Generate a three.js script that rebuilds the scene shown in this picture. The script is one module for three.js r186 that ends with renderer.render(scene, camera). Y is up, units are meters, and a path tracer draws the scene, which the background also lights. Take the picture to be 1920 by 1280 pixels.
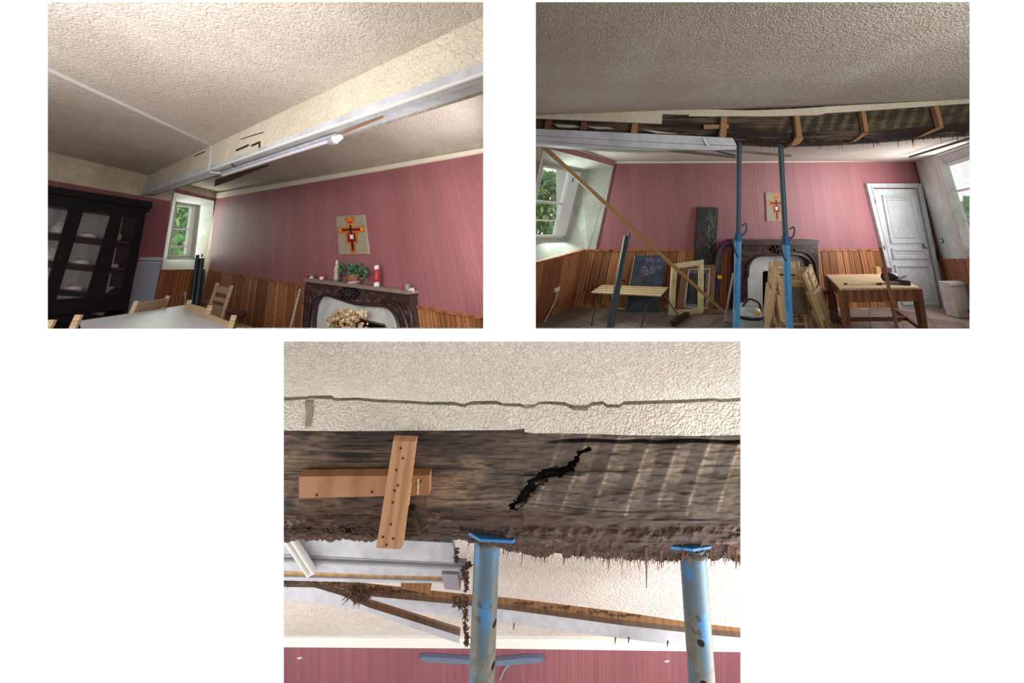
import * as THREE from 'three';
import { mergeGeometries } from 'three/addons/utils/BufferGeometryUtils.js';
import { RoundedBoxGeometry } from 'three/addons/geometries/RoundedBoxGeometry.js';
import { RectAreaLightUniformsLib } from 'three/addons/lights/RectAreaLightUniformsLib.js';

// ---------------------------------------------------------------- camera, sky, lights, exposure
const V = (x, y, z) => new THREE.Vector3(x, y, z);
const F = 650, PITCH = Math.atan(90 / 650), cp = Math.cos(PITCH), sp = Math.sin(PITCH), C = V(0, 1.766, 0);
const scene = new THREE.Scene();
const camera = new THREE.PerspectiveCamera(2 * Math.atan(640 / F) * 180 / Math.PI, 1.5, 0.05, 200);
camera.position.copy(C); camera.rotation.x = PITCH;
camera.setViewOffset(1920, 1280, 0, 330, 1920, 1280);            // a rising-front lens: its axis meets the picture at (960, 310)
scene.background = new THREE.Color(1, 1, 1); scene.backgroundIntensity = 1.3;   // overcast, evenly white sky
const renderer = new THREE.WebGLRenderer({ antialias: true });
renderer.toneMapping = THREE.LinearToneMapping; renderer.toneMappingExposure = 1.0;
renderer.shadowMap.enabled = true;
RectAreaLightUniformsLib.init();
const LIGHT = { a: 5.2, r: 8.5, b: 3.8, c: 6, w1: 3.6, w2: 8.4, w3: 8.5 };                 // lamp strengths: added openings and light well of the three rooms, window_1, window_2, window_3
function openingLight(pos, target, w, h, intensity, color = 0xffffff) {      // area lamp standing in a window or an added opening
  const l = new THREE.RectAreaLight(color, intensity, w, h); l.name = 'opening_light';
  l.position.copy(pos); l.lookAt(target); scene.add(l); return l;
}

// ---------------------------------------------------------------- geometry helpers
const ray = (x, y) => { const a = (x - 960) / F, b = (y - 310) / F; return V(a, -b * cp + sp, -b * sp - cp); };
const at = (x, y, z) => C.clone().addScaledVector(ray(x, y), z);
const mix = (a, b, t) => a.clone().lerp(b, t);
class Plane {
  constructor(o, n) { this.o = o.clone(); this.n = n.clone().normalize(); if (this.n.dot(C.clone().sub(o)) < 0) this.n.negate(); }
  hit(x, y) { const d = ray(x, y); return C.clone().addScaledVector(d, this.o.clone().sub(C).dot(this.n) / d.dot(this.n)); }
  off(t) { return new Plane(this.o.clone().addScaledVector(this.n, t), this.n); }
}
const planeOf = (a, b, c) => new Plane(a, b.clone().sub(a).cross(c.clone().sub(a)));
let seed = 7; const rnd = () => { seed = (seed * 1664525 + 1013904223) >>> 0; return seed / 4294967296; }; const rr = (a, b) => a + (b - a) * rnd();

function geo(pos, uv) {
  const g = new THREE.BufferGeometry();
  g.setAttribute('position', new THREE.Float32BufferAttribute(pos, 3)); g.setAttribute('uv', new THREE.Float32BufferAttribute(uv, 2));
  g.computeVertexNormals(); return g;
}
const flat = (g) => { const n = g.index ? g.toNonIndexed() : g; for (const k of Object.keys(n.attributes)) if (!['position', 'normal', 'uv'].includes(k)) n.deleteAttribute(k); return n; };
const merge = (list) => mergeGeometries(list.map(flat));
// polygon with thickness: pts on the front, th the vector to the back
function prism(pts, th, holes = []) {
  const all = [pts, ...holes], o = pts[0], n = th.clone().normalize();
  const up = Math.abs(n.y) > 0.85 ? V(0, 0, -1) : V(0, 1, 0), e1 = up.clone().cross(n).normalize(), e2 = n.clone().cross(e1).normalize();
  const to = (q) => new THREE.Vector2(q.dot(e1), q.dot(e2));
  let outer = pts.slice(), hs = holes.map((h) => h.slice());
  if (THREE.ShapeUtils.area(outer.map(to)) < 0) outer.reverse();
  hs = hs.map((h) => (THREE.ShapeUtils.area(h.map(to)) > 0 ? h.reverse() : h));
  const tri = THREE.ShapeUtils.triangulateShape(outer.map(to), hs.map((h) => h.map(to))), flatPts = [outer, ...hs].flat();
  const P = [], U = [], put = (q, u, v) => { P.push(q.x, q.y, q.z); U.push(u, v); };
  const puv = (q) => { const w = to(q); put(q, w.x, w.y); };
  for (const [a, b, c] of tri) { const A = flatPts[a], B = flatPts[b], D = flatPts[c]; puv(A); puv(D); puv(B); }
  for (const [a, b, c] of tri) { const A = flatPts[a].clone().add(th), B = flatPts[b].clone().add(th), D = flatPts[c].clone().add(th); puv(A); puv(B); puv(D); }
  const T = th.length();
  for (const loop of [outer, ...hs]) {
    let s = 0;
    for (let i = 0; i < loop.length; i++) {
      const a = loop[i], b = loop[(i + 1) % loop.length], L = a.distanceTo(b), a2 = a.clone().add(th), b2 = b.clone().add(th);
      put(a, s, 0); put(b, s + L, 0); put(b2, s + L, T); put(a, s, 0); put(b2, s + L, T); put(a2, s, T); s += L;
    }
  }
  return geo(P, U);
}
const onto = (pl, px) => px.map(([x, y]) => pl.hit(x, y));
const slab = (pl, px, t0, t1, holes = []) => { const q = pl.off(t1); return prism(onto(q, px), pl.n.clone().multiplyScalar(t0 - t1), holes.map((h) => onto(q, h))); };
// box from eight corners: f front loop, b back loop
function hexa(f, b) {
  const P = [], U = [];
  const quad = (a, b2, c, d) => {
    const w = a.distanceTo(b2), h = a.distanceTo(d);
    for (const [q, u, v] of [[a, 0, 0], [b2, w, 0], [c, w, h], [a, 0, 0], [c, w, h], [d, 0, h]]) { P.push(q.x, q.y, q.z); U.push(u, v); }
  };
  quad(f[3], f[2], f[1], f[0]); quad(b[2], b[3], b[0], b[1]);
  quad(f[0], f[1], b[1], b[0]); quad(f[2], f[3], b[3], b[2]); quad(f[3], f[0], b[0], b[3]); quad(f[1], f[2], b[2], b[1]);
  return geo(P, U);
}
// a four-cornered area of a surface (corners clockwise from top left); s runs along it, t down it, d stands proud of it
class Patch {
  constructor(pl, tl, tr, br, bl) { this.n = pl.n; this.c = [tl, tr, br, bl].map((q) => (q.isVector3 ? q : pl.hit(q[0], q[1]))); }
  P(s, t, d = 0) { return mix(mix(this.c[0], this.c[1], s), mix(this.c[3], this.c[2], s), t).addScaledVector(this.n, d); }
  box(s0, s1, t0, t1, d0, d1) { const q = (d) => [this.P(s0, t0, d), this.P(s1, t0, d), this.P(s1, t1, d), this.P(s0, t1, d)]; return hexa(q(d1), q(d0)); }
  ring(s0, s1, t0, t1, ws, wt, d0, d1) { return merge([this.box(s0, s1, t0, t0 + wt, d0, d1), this.box(s0, s1, t1 - wt, t1, d0, d1), this.box(s0, s0 + ws, t0 + wt, t1 - wt, d0, d1), this.box(s1 - ws, s1, t0 + wt, t1 - wt, d0, d1)]); }
  bevel(s0, s1, t0, t1, is, it, d0, d1) { return hexa([this.P(s0 + is, t0 + it, d1), this.P(s1 - is, t0 + it, d1), this.P(s1 - is, t1 - it, d1), this.P(s0 + is, t1 - it, d1)], [this.P(s0, t0, d0), this.P(s1, t0, d0), this.P(s1, t1, d0), this.P(s0, t1, d0)]); }
  poly(list, d0, d1) { return prism(list.map(([s, t]) => this.P(s, t, d1)), this.n.clone().multiplyScalar(d0 - d1)); }
  uv01() {                                                    // a flat sheet over the whole patch, uv 0..1
    return (d) => { const q = [this.P(0, 0, d), this.P(1, 0, d), this.P(1, 1, d), this.P(0, 1, d)], P = [], U = []; for (const i of [3, 2, 1, 3, 1, 0]) { P.push(q[i].x, q[i].y, q[i].z); U.push(i === 1 || i === 2 ? 1 : 0, i < 2 ? 1 : 0); } return geo(P, U); };
  }
}
// straight bar from a to b, section w (along side) x h (along up)
function bar(a, b, w, h, upHint = V(0, 1, 0), w2 = w, h2 = h) {
  const d = b.clone().sub(a).normalize(); let side = d.clone().cross(upHint); if (side.lengthSq() < 1e-6) side = d.clone().cross(V(1, 0, 0.01)); side.normalize();
  const up = side.clone().cross(d).normalize();
  const loop = (q, W, H) => [[-1, 1], [1, 1], [1, -1], [-1, -1]].map(([i, j]) => q.clone().addScaledVector(side, i * W / 2).addScaledVector(up, j * H / 2));
  const A = loop(a, w, h), B = loop(b, w2, h2), P = [], U = [], L = a.distanceTo(b);
  const quad = (p, q, r, s, l, m) => { for (const [k, u, v] of [[p, 0, 0], [q, l, 0], [r, l, m], [p, 0, 0], [r, l, m], [s, 0, m]]) { P.push(k.x, k.y, k.z); U.push(u, v); } };
  for (let i = 0; i < 4; i++) { const j = (i + 1) % 4; quad(A[j], B[j], B[i], A[i], L, i % 2 ? h : w); }
  quad(A[0], A[1], A[2], A[3], w, h); quad(B[3], B[2], B[1], B[0], w2, h2);
  const g = geo(P, U); return g;
}
const cyl = (a, b, r, r2 = r, seg = 16) => { const L = a.distanceTo(b), g = new THREE.CylinderGeometry(r2, r, L, seg, 1); const u = g.attributes.uv; for (let i = 0; i < u.count; i++) u.setXY(i, u.getX(i) * 2 * Math.PI * Math.max(r, r2), u.getY(i) * L); g.translate(0, L / 2, 0); g.applyQuaternion(new THREE.Quaternion().setFromUnitVectors(V(0, 1, 0), b.clone().sub(a).normalize())); g.translate(a.x, a.y, a.z); return flat(g); };
const tube = (pts, r, seg = 24, rad = 8) => flat(new THREE.TubeGeometry(new THREE.CatmullRomCurve3(pts), seg, r, rad));
const ball = (c, r, sx = 1, sy = 1, sz = 1, d = 14) => { const g = new THREE.SphereGeometry(r, d, Math.ceil(d * 0.7)); g.scale(sx, sy, sz); g.translate(c.x, c.y, c.z); return flat(g); };
const lathe = (prof, base, up = V(0, 1, 0), seg = 20) => { const g = new THREE.LatheGeometry(prof.map(([r, y]) => new THREE.Vector2(r, y)), seg); g.applyQuaternion(new THREE.Quaternion().setFromUnitVectors(V(0, 1, 0), up)); g.translate(base.x, base.y, base.z); return flat(g); };

// ---------------------------------------------------------------- things, parts, structure
const taken = new Map();
const numbered = (n) => { const k = taken.get(n) ?? 0; taken.set(n, k + 1); return k ? n + '_' + String(k).padStart(3, '0') : n; };
const sh = (m) => { m.castShadow = m.receiveShadow = true; return m; };
function part(name, g, mat, parent, label) { const m = sh(new THREE.Mesh(Array.isArray(g) ? merge(g) : g, mat)); m.name = name; parent.add(m); if (label) m.userData.label = label; return m; }
function thing(name, label, category, group) { const o = new THREE.Group(); o.name = numbered(name); scene.add(o); o.userData = { label, category }; if (group) o.userData.group = group; return o; }
function structure(name, g, mat) { const o = g ? sh(new THREE.Mesh(Array.isArray(g) ? merge(g) : g, mat)) : new THREE.Group(); o.name = numbered(name); o.userData = { kind: 'structure' }; scene.add(o); return o; }
function base(o) {                                            // move a group's origin to the foot of what it holds
  o.updateMatrixWorld(true); const b = new THREE.Box3().setFromObject(o), c = V((b.min.x + b.max.x) / 2, b.min.y, (b.min.z + b.max.z) / 2);
  o.children.forEach((k) => { k.position.sub(c); }); o.position.copy(c); return o;
}
function solo(name, label, category, g, mat, group) { const m = sh(new THREE.Mesh(Array.isArray(g) ? merge(g) : g, mat)); m.name = numbered(name); m.geometry.computeBoundingBox(); const b = m.geometry.boundingBox, c = V((b.min.x + b.max.x) / 2, b.min.y, (b.min.z + b.max.z) / 2); m.geometry.translate(-c.x, -c.y, -c.z); m.position.copy(c); m.userData = { label, category }; if (group) m.userData.group = group; scene.add(m); return m; }

// ---------------------------------------------------------------- textures
const hashT = new Uint8Array(65536); for (let i = 0; i < 65536; i++) hashT[i] = Math.floor(rnd() * 256);
const hsh = (x, y) => hashT[((x * 73856093) ^ (y * 19349663)) & 65535] / 127.5 - 1;
function noise(x, y, px, py) { const xi = Math.floor(x), yi = Math.floor(y), fx = x - xi, fy = y - yi, u = fx * fx * (3 - 2 * fx), v = fy * fy * (3 - 2 * fy), m = (a, n) => ((a % n) + n) % n; const a = hsh(m(xi, px), m(yi, py)), b = hsh(m(xi + 1, px), m(yi, py)), c = hsh(m(xi, px), m(yi + 1, py)), d = hsh(m(xi + 1, px), m(yi + 1, py)); return a + (b - a) * u + (c - a) * v + (a - b - c + d) * u * v; }
function fbm(x, y, px, py, o = 4) { let s = 0, a = 0.5; for (let i = 0; i < o; i++) { s += a * noise(x, y, px, py); x *= 2; y *= 2; px *= 2; py *= 2; a *= 0.5; } return s; }
const sm = (x, a, b) => { const t = Math.min(1, Math.max(0, (x - a) / (b - a))); return t * t * (3 - 2 * t); };
const cl = (x) => Math.max(0, Math.min(255, x));
function tex(w, h, f, color = true, rx = 1, ry = 1) {        // f(u, v) -> grey 0..1 or [r, g, b] 0..255; rx, ry repeats per metre
  const d = new Uint8Array(w * h * 4);
  for (let y = 0; y < h; y++) for (let x = 0; x < w; x++) { const c = f(x / w, y / h), i = (y * w + x) * 4; if (typeof c === 'number') d[i] = d[i + 1] = d[i + 2] = cl(c * 255); else { d[i] = cl(c[0]); d[i + 1] = cl(c[1]); d[i + 2] = cl(c[2]); } d[i + 3] = 255; }
  const t = new THREE.DataTexture(d, w, h); t.wrapS = t.wrapT = THREE.RepeatWrapping; t.magFilter = THREE.LinearFilter; t.minFilter = THREE.LinearMipmapLinearFilter; t.generateMipmaps = true; if (color) t.colorSpace = THREE.SRGBColorSpace; t.repeat.set(rx, ry); t.needsUpdate = true; return t;
}
const scaled = (t, rx, ry = rx) => { const c = t.clone(); c.repeat.set(rx, ry); c.needsUpdate = true; return c; };
const lerp3 = (a, b, t) => [a[0] + (b[0] - a[0]) * t, a[1] + (b[1] - a[1]) * t, a[2] + (b[2] - a[2]) * t];
const T = {};
T.stucco = tex(1024, 1024, (u, v) => { const f = fbm(u * 40, v * 40, 40, 40, 3) + 0.25 * noise(u * 120, v * 120, 120, 120); return 0.1 + 0.6 * sm(f, -0.12, 0.3) + 0.3 * sm(Math.abs(fbm(u * 22 + 3, v * 22 + 9, 22, 22, 3)), 0.02, 0.25); }, false);
{ const N = 56, jit = []; for (let i = 0; i < N * N; i++) jit.push([rnd(), rnd(), rr(0.55, 1)]);
  T.pebble = tex(1024, 1024, (u, v) => { const wx = u * N + 0.6 * noise(u * 30, v * 30, 30, 30), wy = v * N + 0.6 * noise(u * 30 + 7, v * 30 + 3, 30, 30), xi = Math.floor(wx), yi = Math.floor(wy); let h = 0; for (let j = -1; j < 2; j++) for (let i = -1; i < 2; i++) { const [a, b, r] = jit[((yi + j + N * 2) % N) * N + ((xi + i + N * 2) % N)], dx = xi + i + a - wx, dy = yi + j + b - wy; h = Math.max(h, r * (1 - (dx * dx + dy * dy) / (0.75 * r))); } return 0.08 + 0.62 * Math.max(0, h) + 0.3 * (0.5 + fbm(u * 24, v * 24, 24, 24, 3)); }, false); }
T.stuccoTint = tex(512, 512, (u, v) => { const f = fbm(u * 4, v * 4, 4, 4, 5), g = fbm(u * 60, v * 60, 60, 60, 2); const k = 232 + 20 * f + 10 * g; return [k, k - 4 + 4 * f, k - 12 + 5 * f]; });
T.paper = tex(1024, 256, (u, v) => { const s = 0.5 * noise(u * 150, 0.5, 150, 1) + 0.35 * noise(u * 330, 0.5, 330, 1) + 0.12 * noise(u * 240, v * 6, 240, 6); return 0.5 + 0.5 * s; }, false);
T.paperTint = tex(1024, 256, (u, v) => { const s = 0.5 * noise(u * 150, 0.5, 150, 1) + 0.3 * noise(u * 330, 0.5, 330, 1), g = fbm(u * 6, v * 2, 6, 2, 4); const k = 1 + 0.08 * s + 0.1 * g; return [222 * k, 206 * k, 208 * k]; });
const woodFn = (dark, light, knots) => (u, v) => {           // grain runs along v
  const w = fbm(u * 3, v * 1, 3, 1, 3) * 0.5; let r = fbm((u + w * 0.08) * 28, v * 2, 28, 2, 4) + 0.5 * Math.sin((u + w * 0.22) * 2 * Math.PI * 9);
  let k = 0; if (knots) for (const [ku, kv, kr] of [[0.2, 0.3, 0.03], [0.63, 0.72, 0.035], [0.85, 0.15, 0.025], [0.42, 0.9, 0.03]]) { let du = Math.abs(u - ku); du = Math.min(du, 1 - du); let dv = Math.abs(v - kv); dv = Math.min(dv, 1 - dv); const q = Math.hypot(du, dv * 0.35) / kr; k = Math.max(k, 1 - sm(q, 0.4, 1.1)); }
  return lerp3(lerp3(light, dark, sm(r, -0.5, 0.7)), [dark[0] * 0.45, dark[1] * 0.4, dark[2] * 0.4], k);
};
T.pine = tex(512, 512, woodFn([142, 94, 60], [186, 136, 94], true));
T.pale = tex(256, 512, woodFn([196, 168, 124], [226, 204, 164], false));
T.oak = tex(256, 512, woodFn([120, 84, 60], [164, 122, 90], false));
T.grime = tex(512, 512, (u, v) => { const f = fbm(u * 5, v * 5, 5, 5, 5), g = fbm(u * 30, v * 30, 30, 30, 3); const k = 235 + 26 * f + 18 * g; return [k, k, k - 3]; });
T.fine = tex(512, 512, (u, v) => 0.5 + 0.5 * fbm(u * 48, v * 48, 48, 48, 3), false);
T.rot = tex(1024, 512, (u, v) => { const w = fbm(u * 4, v * 4, 4, 4, 3), a = fbm(u * 6, (v + w * 0.06) * 44, 6, 44, 4), b = fbm(u * 5 + 2, v * 7, 5, 7, 4), c = fbm(u * 40, v * 70, 40, 70, 2); let k = lerp3([42, 33, 27], [118, 98, 80], sm(a * 0.8 + b * 0.9, -0.35, 0.55)); k = lerp3(k, [96, 66, 52], sm(b, 0.12, 0.4) * 0.45); const e = 1 + 0.3 * c; return [k[0] * e, k[1] * e, k[2] * e]; });
T.rotBump = tex(1024, 512, (u, v) => { const w = fbm(u * 4, v * 4, 4, 4, 3), a = fbm(u * 6, (v + w * 0.06) * 44, 6, 44, 4), c = fbm(u * 40, v * 90, 40, 90, 3); return 0.5 + 0.55 * a + 0.3 * c; }, false);
T.steel = tex(512, 512, (u, v) => { const f = fbm(u * 4, v * 5, 4, 5, 5), g = fbm(u * 26, v * 26, 26, 26, 3), h = fbm(u * 3 + 5, v * 2 + 1, 3, 2, 4); let c = lerp3([58, 122, 178], [72, 112, 138], sm(f, -0.2, 0.2)); c = lerp3(c, [112, 106, 94], sm(h + 0.4 * g, -0.24, 0.02) * 0.92); c = lerp3(c, [150, 122, 88], sm(g + h * 0.5, 0.16, 0.36) * 0.6); return c; });
T.blue = tex(256, 512, (u, v) => { const f = fbm(u * 4, v * 5, 4, 5, 5), g = fbm(u * 40, v * 60, 40, 60, 3); let c = lerp3([60, 138, 200], [104, 176, 224], sm(f, -0.2, 0.4)); return lerp3(c, [170, 180, 184], sm(g, 0.3, 0.42) * 0.6); });
T.marble = tex(512, 512, (u, v) => { const w = fbm(u * 4, v * 4, 4, 4, 5), a = Math.abs(fbm(u * 6 + w * 2, v * 6, 6, 6, 4)); return lerp3([142, 122, 118], [92, 73, 76], sm(a, 0.0, 0.14 + 0.1 * w)); });
T.leafTint = tex(64, 64, (u, v) => { const f = fbm(u * 6, v * 6, 6, 6, 3); return [120 + 60 * f, 168 + 50 * f, 86 + 40 * f]; });
T.post = tex(256, 1024, (u, v) => { const d = (1 - v) * 1.9, f = fbm(u * 6, v * 24, 6, 24, 4), g = fbm(u * 20, v * 90, 20, 90, 3), st = noise(u * 9, v * 5, 9, 5); let c = lerp3([82, 106, 122], [62, 124, 176], sm(f + 0.4 * (sm(d, 0.2, 0.25) - sm(d, 0.3, 0.37)) + 0.25 * (1 - sm(d, 0.02, 0.12)), 0.02, 0.5) * 0.9); c = lerp3(c, [120, 112, 92], sm(st + 0.7 * g, 0.0, 0.7) * 0.75); c = lerp3(c, lerp3([104, 104, 98], [128, 122, 108], sm(g, -0.2, 0.3)), sm(d + 0.12 * f + 0.06 * st, 0.33, 0.4) * 0.93); c = lerp3(c, [56, 128, 184], sm(f + 0.4 * g, 0.24, 0.5) * 0.45); c = lerp3(c, [66, 60, 54], (sm(Math.abs(Math.sin(d * 60)) + g, 1.0, 1.25)) * (sm(d, 0.2, 0.23) - sm(d, 0.3, 0.33)) * 0.7); return c; });
const mat = (color, roughness = 0.7, o = {}) => new THREE.MeshStandardMaterial({ color, roughness, ...o });
const stucco = (color, rep, bump, o = {}) => mat(color, 0.92, { map: scaled(T.stuccoTint, rep * 0.35), bumpMap: scaled(T.pebble, rep), bumpScale: bump, ...o });
const wood = (color, t, rep = [1.2, 0.9], rough = 0.55) => mat(color, rough, { map: scaled(t, ...rep) });
const M = {
  board: mat(0xf6f6f6, 0.95), white: mat(0xdedcd8, 0.6), plaster: mat(0xcfc6b8, 0.9, { map: scaled(T.grime, 0.5) }),
  paper: mat(0xb67d83, 0.55, { map: scaled(T.paperTint, 0.9, 0.4), bumpMap: scaled(T.paper, 0.9, 0.4), bumpScale: 0.0022 }),
  pine: [0, 1, 2, 3].map((i) => wood([0xf0dccb, 0xd9c2ae, 0xfff0e0, 0xc8b09c][i], T.pine, [1.4 + i * 0.3, 0.8])), rail: wood(0xe6cdb8, T.pine, [0.6, 3]),
  pale: wood(0xfff6e6, T.pale, [4, 1.5]), lath: wood(0xe8cbb4, T.pale, [5, 2], 0.7), oak: wood(0xf0dcc8, T.oak, [3, 1.2]), batten: wood(0xb89a88, T.pale, [5, 2], 0.7), chair: wood(0xcfc8c8, T.pale, [4, 1.5]), brown: wood(0xb4978a, T.oak, [4, 1.5], 0.6),
  black: mat(0x121417, 0.35), blackWood: mat(0x17181b, 0.38), dark: mat(0x2c2a28, 0.7), steelGrey: mat(0x3b444b, 0.45, { metalness: 0.3 }),
  steel: mat(0xffffff, 0.5, { map: scaled(T.steel, 2.5, 1.6), metalness: 0.15 }), marble: mat(0xb8a8a6, 0.3, { map: scaled(T.marble, 1.2) }),
  glass: new THREE.MeshPhysicalMaterial({ color: 0xffffff, roughness: 0.02, transmission: 1, thickness: 0, ior: 1.45 }), red: mat(0xb02a2a, 0.5), paint: mat(0xd9dde2, 0.5, { map: scaled(T.grime, 0.8) }),
};
// ---------------------------------------------------------------- the white wall with its three openings
const tri = (a, b, c) => { const k = (p) => p.o.dot(p.n), d = a.n.dot(b.n.clone().cross(c.n)); return b.n.clone().cross(c.n).multiplyScalar(k(a)).add(c.n.clone().cross(a.n).multiplyScalar(k(b))).add(a.n.clone().cross(b.n).multiplyScalar(k(c))).divideScalar(d); };
const corners = (pl, list) => list.map(([a, b]) => tri(pl, a, b));
const fwd = V(0, sp, -cp), camUp = V(0, cp, sp);
const FR = new Plane(at(960, 310, 0.6), fwd), FRB = FR.off(-0.05);
const rect = (x0, y0, x1, y1) => [[x0, y0], [x1, y0], [x1, y1], [x0, y1]];
const frontPt = (x, y) => C.clone().addScaledVector(fwd, 0.6).add(V(x, 0, 0)).addScaledVector(camUp, y);
const frontRect = (x0, y0, x1, y1) => [frontPt(x0, y0), frontPt(x1, y0), frontPt(x1, y1), frontPt(x0, y1)];
const FILL1 = [-4.2, -0.26, -1.0, 1.0], FILL2 = [1.6, -0.26, 5.6, 1.1], FILL3 = [-3.0, -3.2, -1.1, -1.1], FILL3B = [1.1, -3.2, 3.0, -1.1];   // added openings in this wall, unseen, for lamps that brighten the rooms
{ const px = (x) => (x - 960) / F * 0.6, py = (y) => -(y - 310) / F * 0.6, holes = [[px(89.5), py(616), px(906), py(4)], [px(1004.5), py(616), px(1818), py(4)], [px(532), py(1340), px(1388.5), py(640)], FILL1, FILL2, FILL3, FILL3B];
  const xs = [...new Set([-9.5, 9.5, ...holes.flatMap((h) => [h[0], h[2]])])].sort((a, b) => a - b), ys = [...new Set([-4.2, 2.4, ...holes.flatMap((h) => [h[1], h[3]])])].sort((a, b) => a - b), cells = [], inHole = (x, y) => holes.some((h) => x > h[0] && x < h[2] && y > h[1] && y < h[3]);
  for (let j = 0; j + 1 < ys.length; j++) { let i = 0; while (i + 1 < xs.length) { const y = (ys[j] + ys[j + 1]) / 2; if (inHole((xs[i] + xs[i + 1]) / 2, y)) { i++; continue; } let k = i; while (k + 2 < xs.length && !inHole((xs[k + 1] + xs[k + 2]) / 2, y)) k++; const f = [frontPt(xs[i], ys[j + 1]), frontPt(xs[k + 1], ys[j + 1]), frontPt(xs[k + 1], ys[j]), frontPt(xs[i], ys[j])], splay = f.map((q) => C.clone().addScaledVector(q.clone().sub(C), 1.07)); cells.push(hexa(f, splay)); i = k + 1; } }
  structure('wall_front', cells, M.board); }

// ================================================================= first room (upper left): dining room before the works
const U1 = ray(2, 445).cross(ray(1300, 535)).normalize(); if (U1.y < 0) U1.negate();
const W1 = ray(700, -1400).normalize(); if (W1.y < 0) W1.negate();                       // how this room's walls lean
const L1 = (h) => new Plane(C.clone().addScaledVector(U1, h), U1);
const A1 = L1(1.15).hit(905, 284), B1 = L1(1.15).hit(405, 370);
const RED = new Plane(A1, B1.clone().sub(A1).cross(W1)), K1 = RED.hit(407, 360), HC = K1.clone().sub(C).dot(U1);
const LA = L1(HC).hit(90, 284), LEFT1 = new Plane(LA, K1.clone().sub(LA).cross(W1));
const CEIL1 = L1(HC), FLOOR1 = L1(-1.4), DV1 = new Plane(C, ray(925, 0).cross(ray(925, 1280))), SILL = new Plane(C, ray(0, 626).cross(ray(1920, 626))), RS = new Plane(V(0, 0, -2.68), V(0, 0, 1));
const stuccoA = stucco(0xe4dcd9, 1.15, 0.0075), stuccoB = stucco(0xeae2d4, 0.75, 0.013), creamFlat = mat(0xddd0b8, 0.9, { map: scaled(T.grime, 0.7) });
structure('ceiling', prism(corners(CEIL1, [[RED, DV1], [RED, LEFT1], [LEFT1, FRB], [DV1, FRB]]), U1.clone().multiplyScalar(0.1)), stuccoA);
const floorTile = mat(0xc4b6a8, 0.7, { map: scaled(T.grime, 0.6) });
structure('floor', prism(corners(FLOOR1, [[RED, DV1], [RED, LEFT1], [LEFT1, RS], [DV1, RS]]), U1.clone().multiplyScalar(-0.1)), floorTile);
structure('trim_10', prism(corners(SILL, [[LEFT1, FRB], [LEFT1, RS], [DV1, RS], [DV1, FRB]]), V(0, -0.005, 0)), M.plaster); structure('wall_lower', prism(corners(RS, [[SILL, LEFT1], [SILL, DV1], [FLOOR1, DV1], [FLOOR1, LEFT1]]), V(0, 0, 0.05)), M.plaster);
const reveal = (o, i, n) => [0, 1, 2, 3].map((k) => { const j = (k + 1) % 4, e = n.clone().cross(o[j].clone().sub(o[k])).normalize().multiplyScalar(0.02); return hexa([o[k], o[j], i[j], i[k]], [o[k], o[j], i[j], i[k]].map((q) => q.clone().add(e))); });
// red wall
function slantUV(g, top, foot, pl) { const v = top.clone().sub(foot).normalize(), u = v.clone().cross(pl.n).normalize(), p = g.attributes.position, t = g.attributes.uv, q = V(0, 0, 0); for (let i = 0; i < p.count; i++) { q.fromBufferAttribute(p, i); t.setXY(i, q.dot(u), q.dot(v)); } }
const project = (q) => { const v = q.clone().sub(C), z = v.dot(fwd); return [960 + F * v.x / z, 310 - F * v.dot(camUp) / z]; };
const wall1 = structure('wall_back'); part('plaster', prism(corners(RED, [[L1(HC + 0.1), DV1], [L1(HC + 0.1), LEFT1], [FLOOR1, LEFT1], [FLOOR1, DV1]]), RED.n.clone().multiplyScalar(-0.12), [onto(RED, [[622, 583], [732, 606], [750, 670], [606, 670]])]), M.plaster, wall1);
const hearth1 = [[631, 590], [722, 611], [738, 662], [616, 662]], soot = mat(0x4e4640, 0.95, { map: scaled(T.grime, 2) });
function firebox(o, n, d, parent) { const i = o.map((q) => q.clone().addScaledVector(n, -d)); part('firebox', [...reveal(o, i, n), hexa(i, i.map((q) => q.clone().addScaledVector(n, -0.03)))], soot, parent, 'sooty hollow firebox'); }
part('wallpaper', slab(RED, [[404, 371], [490, 356.5], [700, 320.5], [920, 281], [920, 600], [777, 575], [565, 537], [391, 508]], 0, 0.003), M.paper, wall1); slantUV(wall1.children[1].geometry, RED.hit(775, 350), RED.hit(800, 480), RED);
// left wall with its window opening
const alcove = [[326, 360], [402, 375], [389, 506], [302, 507]];
const wallL = structure('wall_left'); part('plaster', prism(corners(LEFT1, [[L1(HC + 0.1), RED], [L1(HC + 0.1), FRB], [FLOOR1, FRB], [FLOOR1, RED]]), LEFT1.n.clone().multiplyScalar(-0.1), [onto(LEFT1, alcove)]), creamFlat, wallL);
part('wallpaper', slab(LEFT1, [[20, 325], [90, 337], [320, 377], [302, 507], [296, 560], [270, 600], [-60, 600]], 0, 0.003), M.paper, wallL);
part('wallpaper', slab(LEFT1, [[329, 352.5], [405, 372.5], [404, 377], [326, 360.5]], 0, 0.004), M.paper, wallL);
part('wallpaper', slab(LEFT1, [[402, 375], [405, 376], [392, 506], [389, 506]], 0, 0.004), M.paper, wallL);
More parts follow.
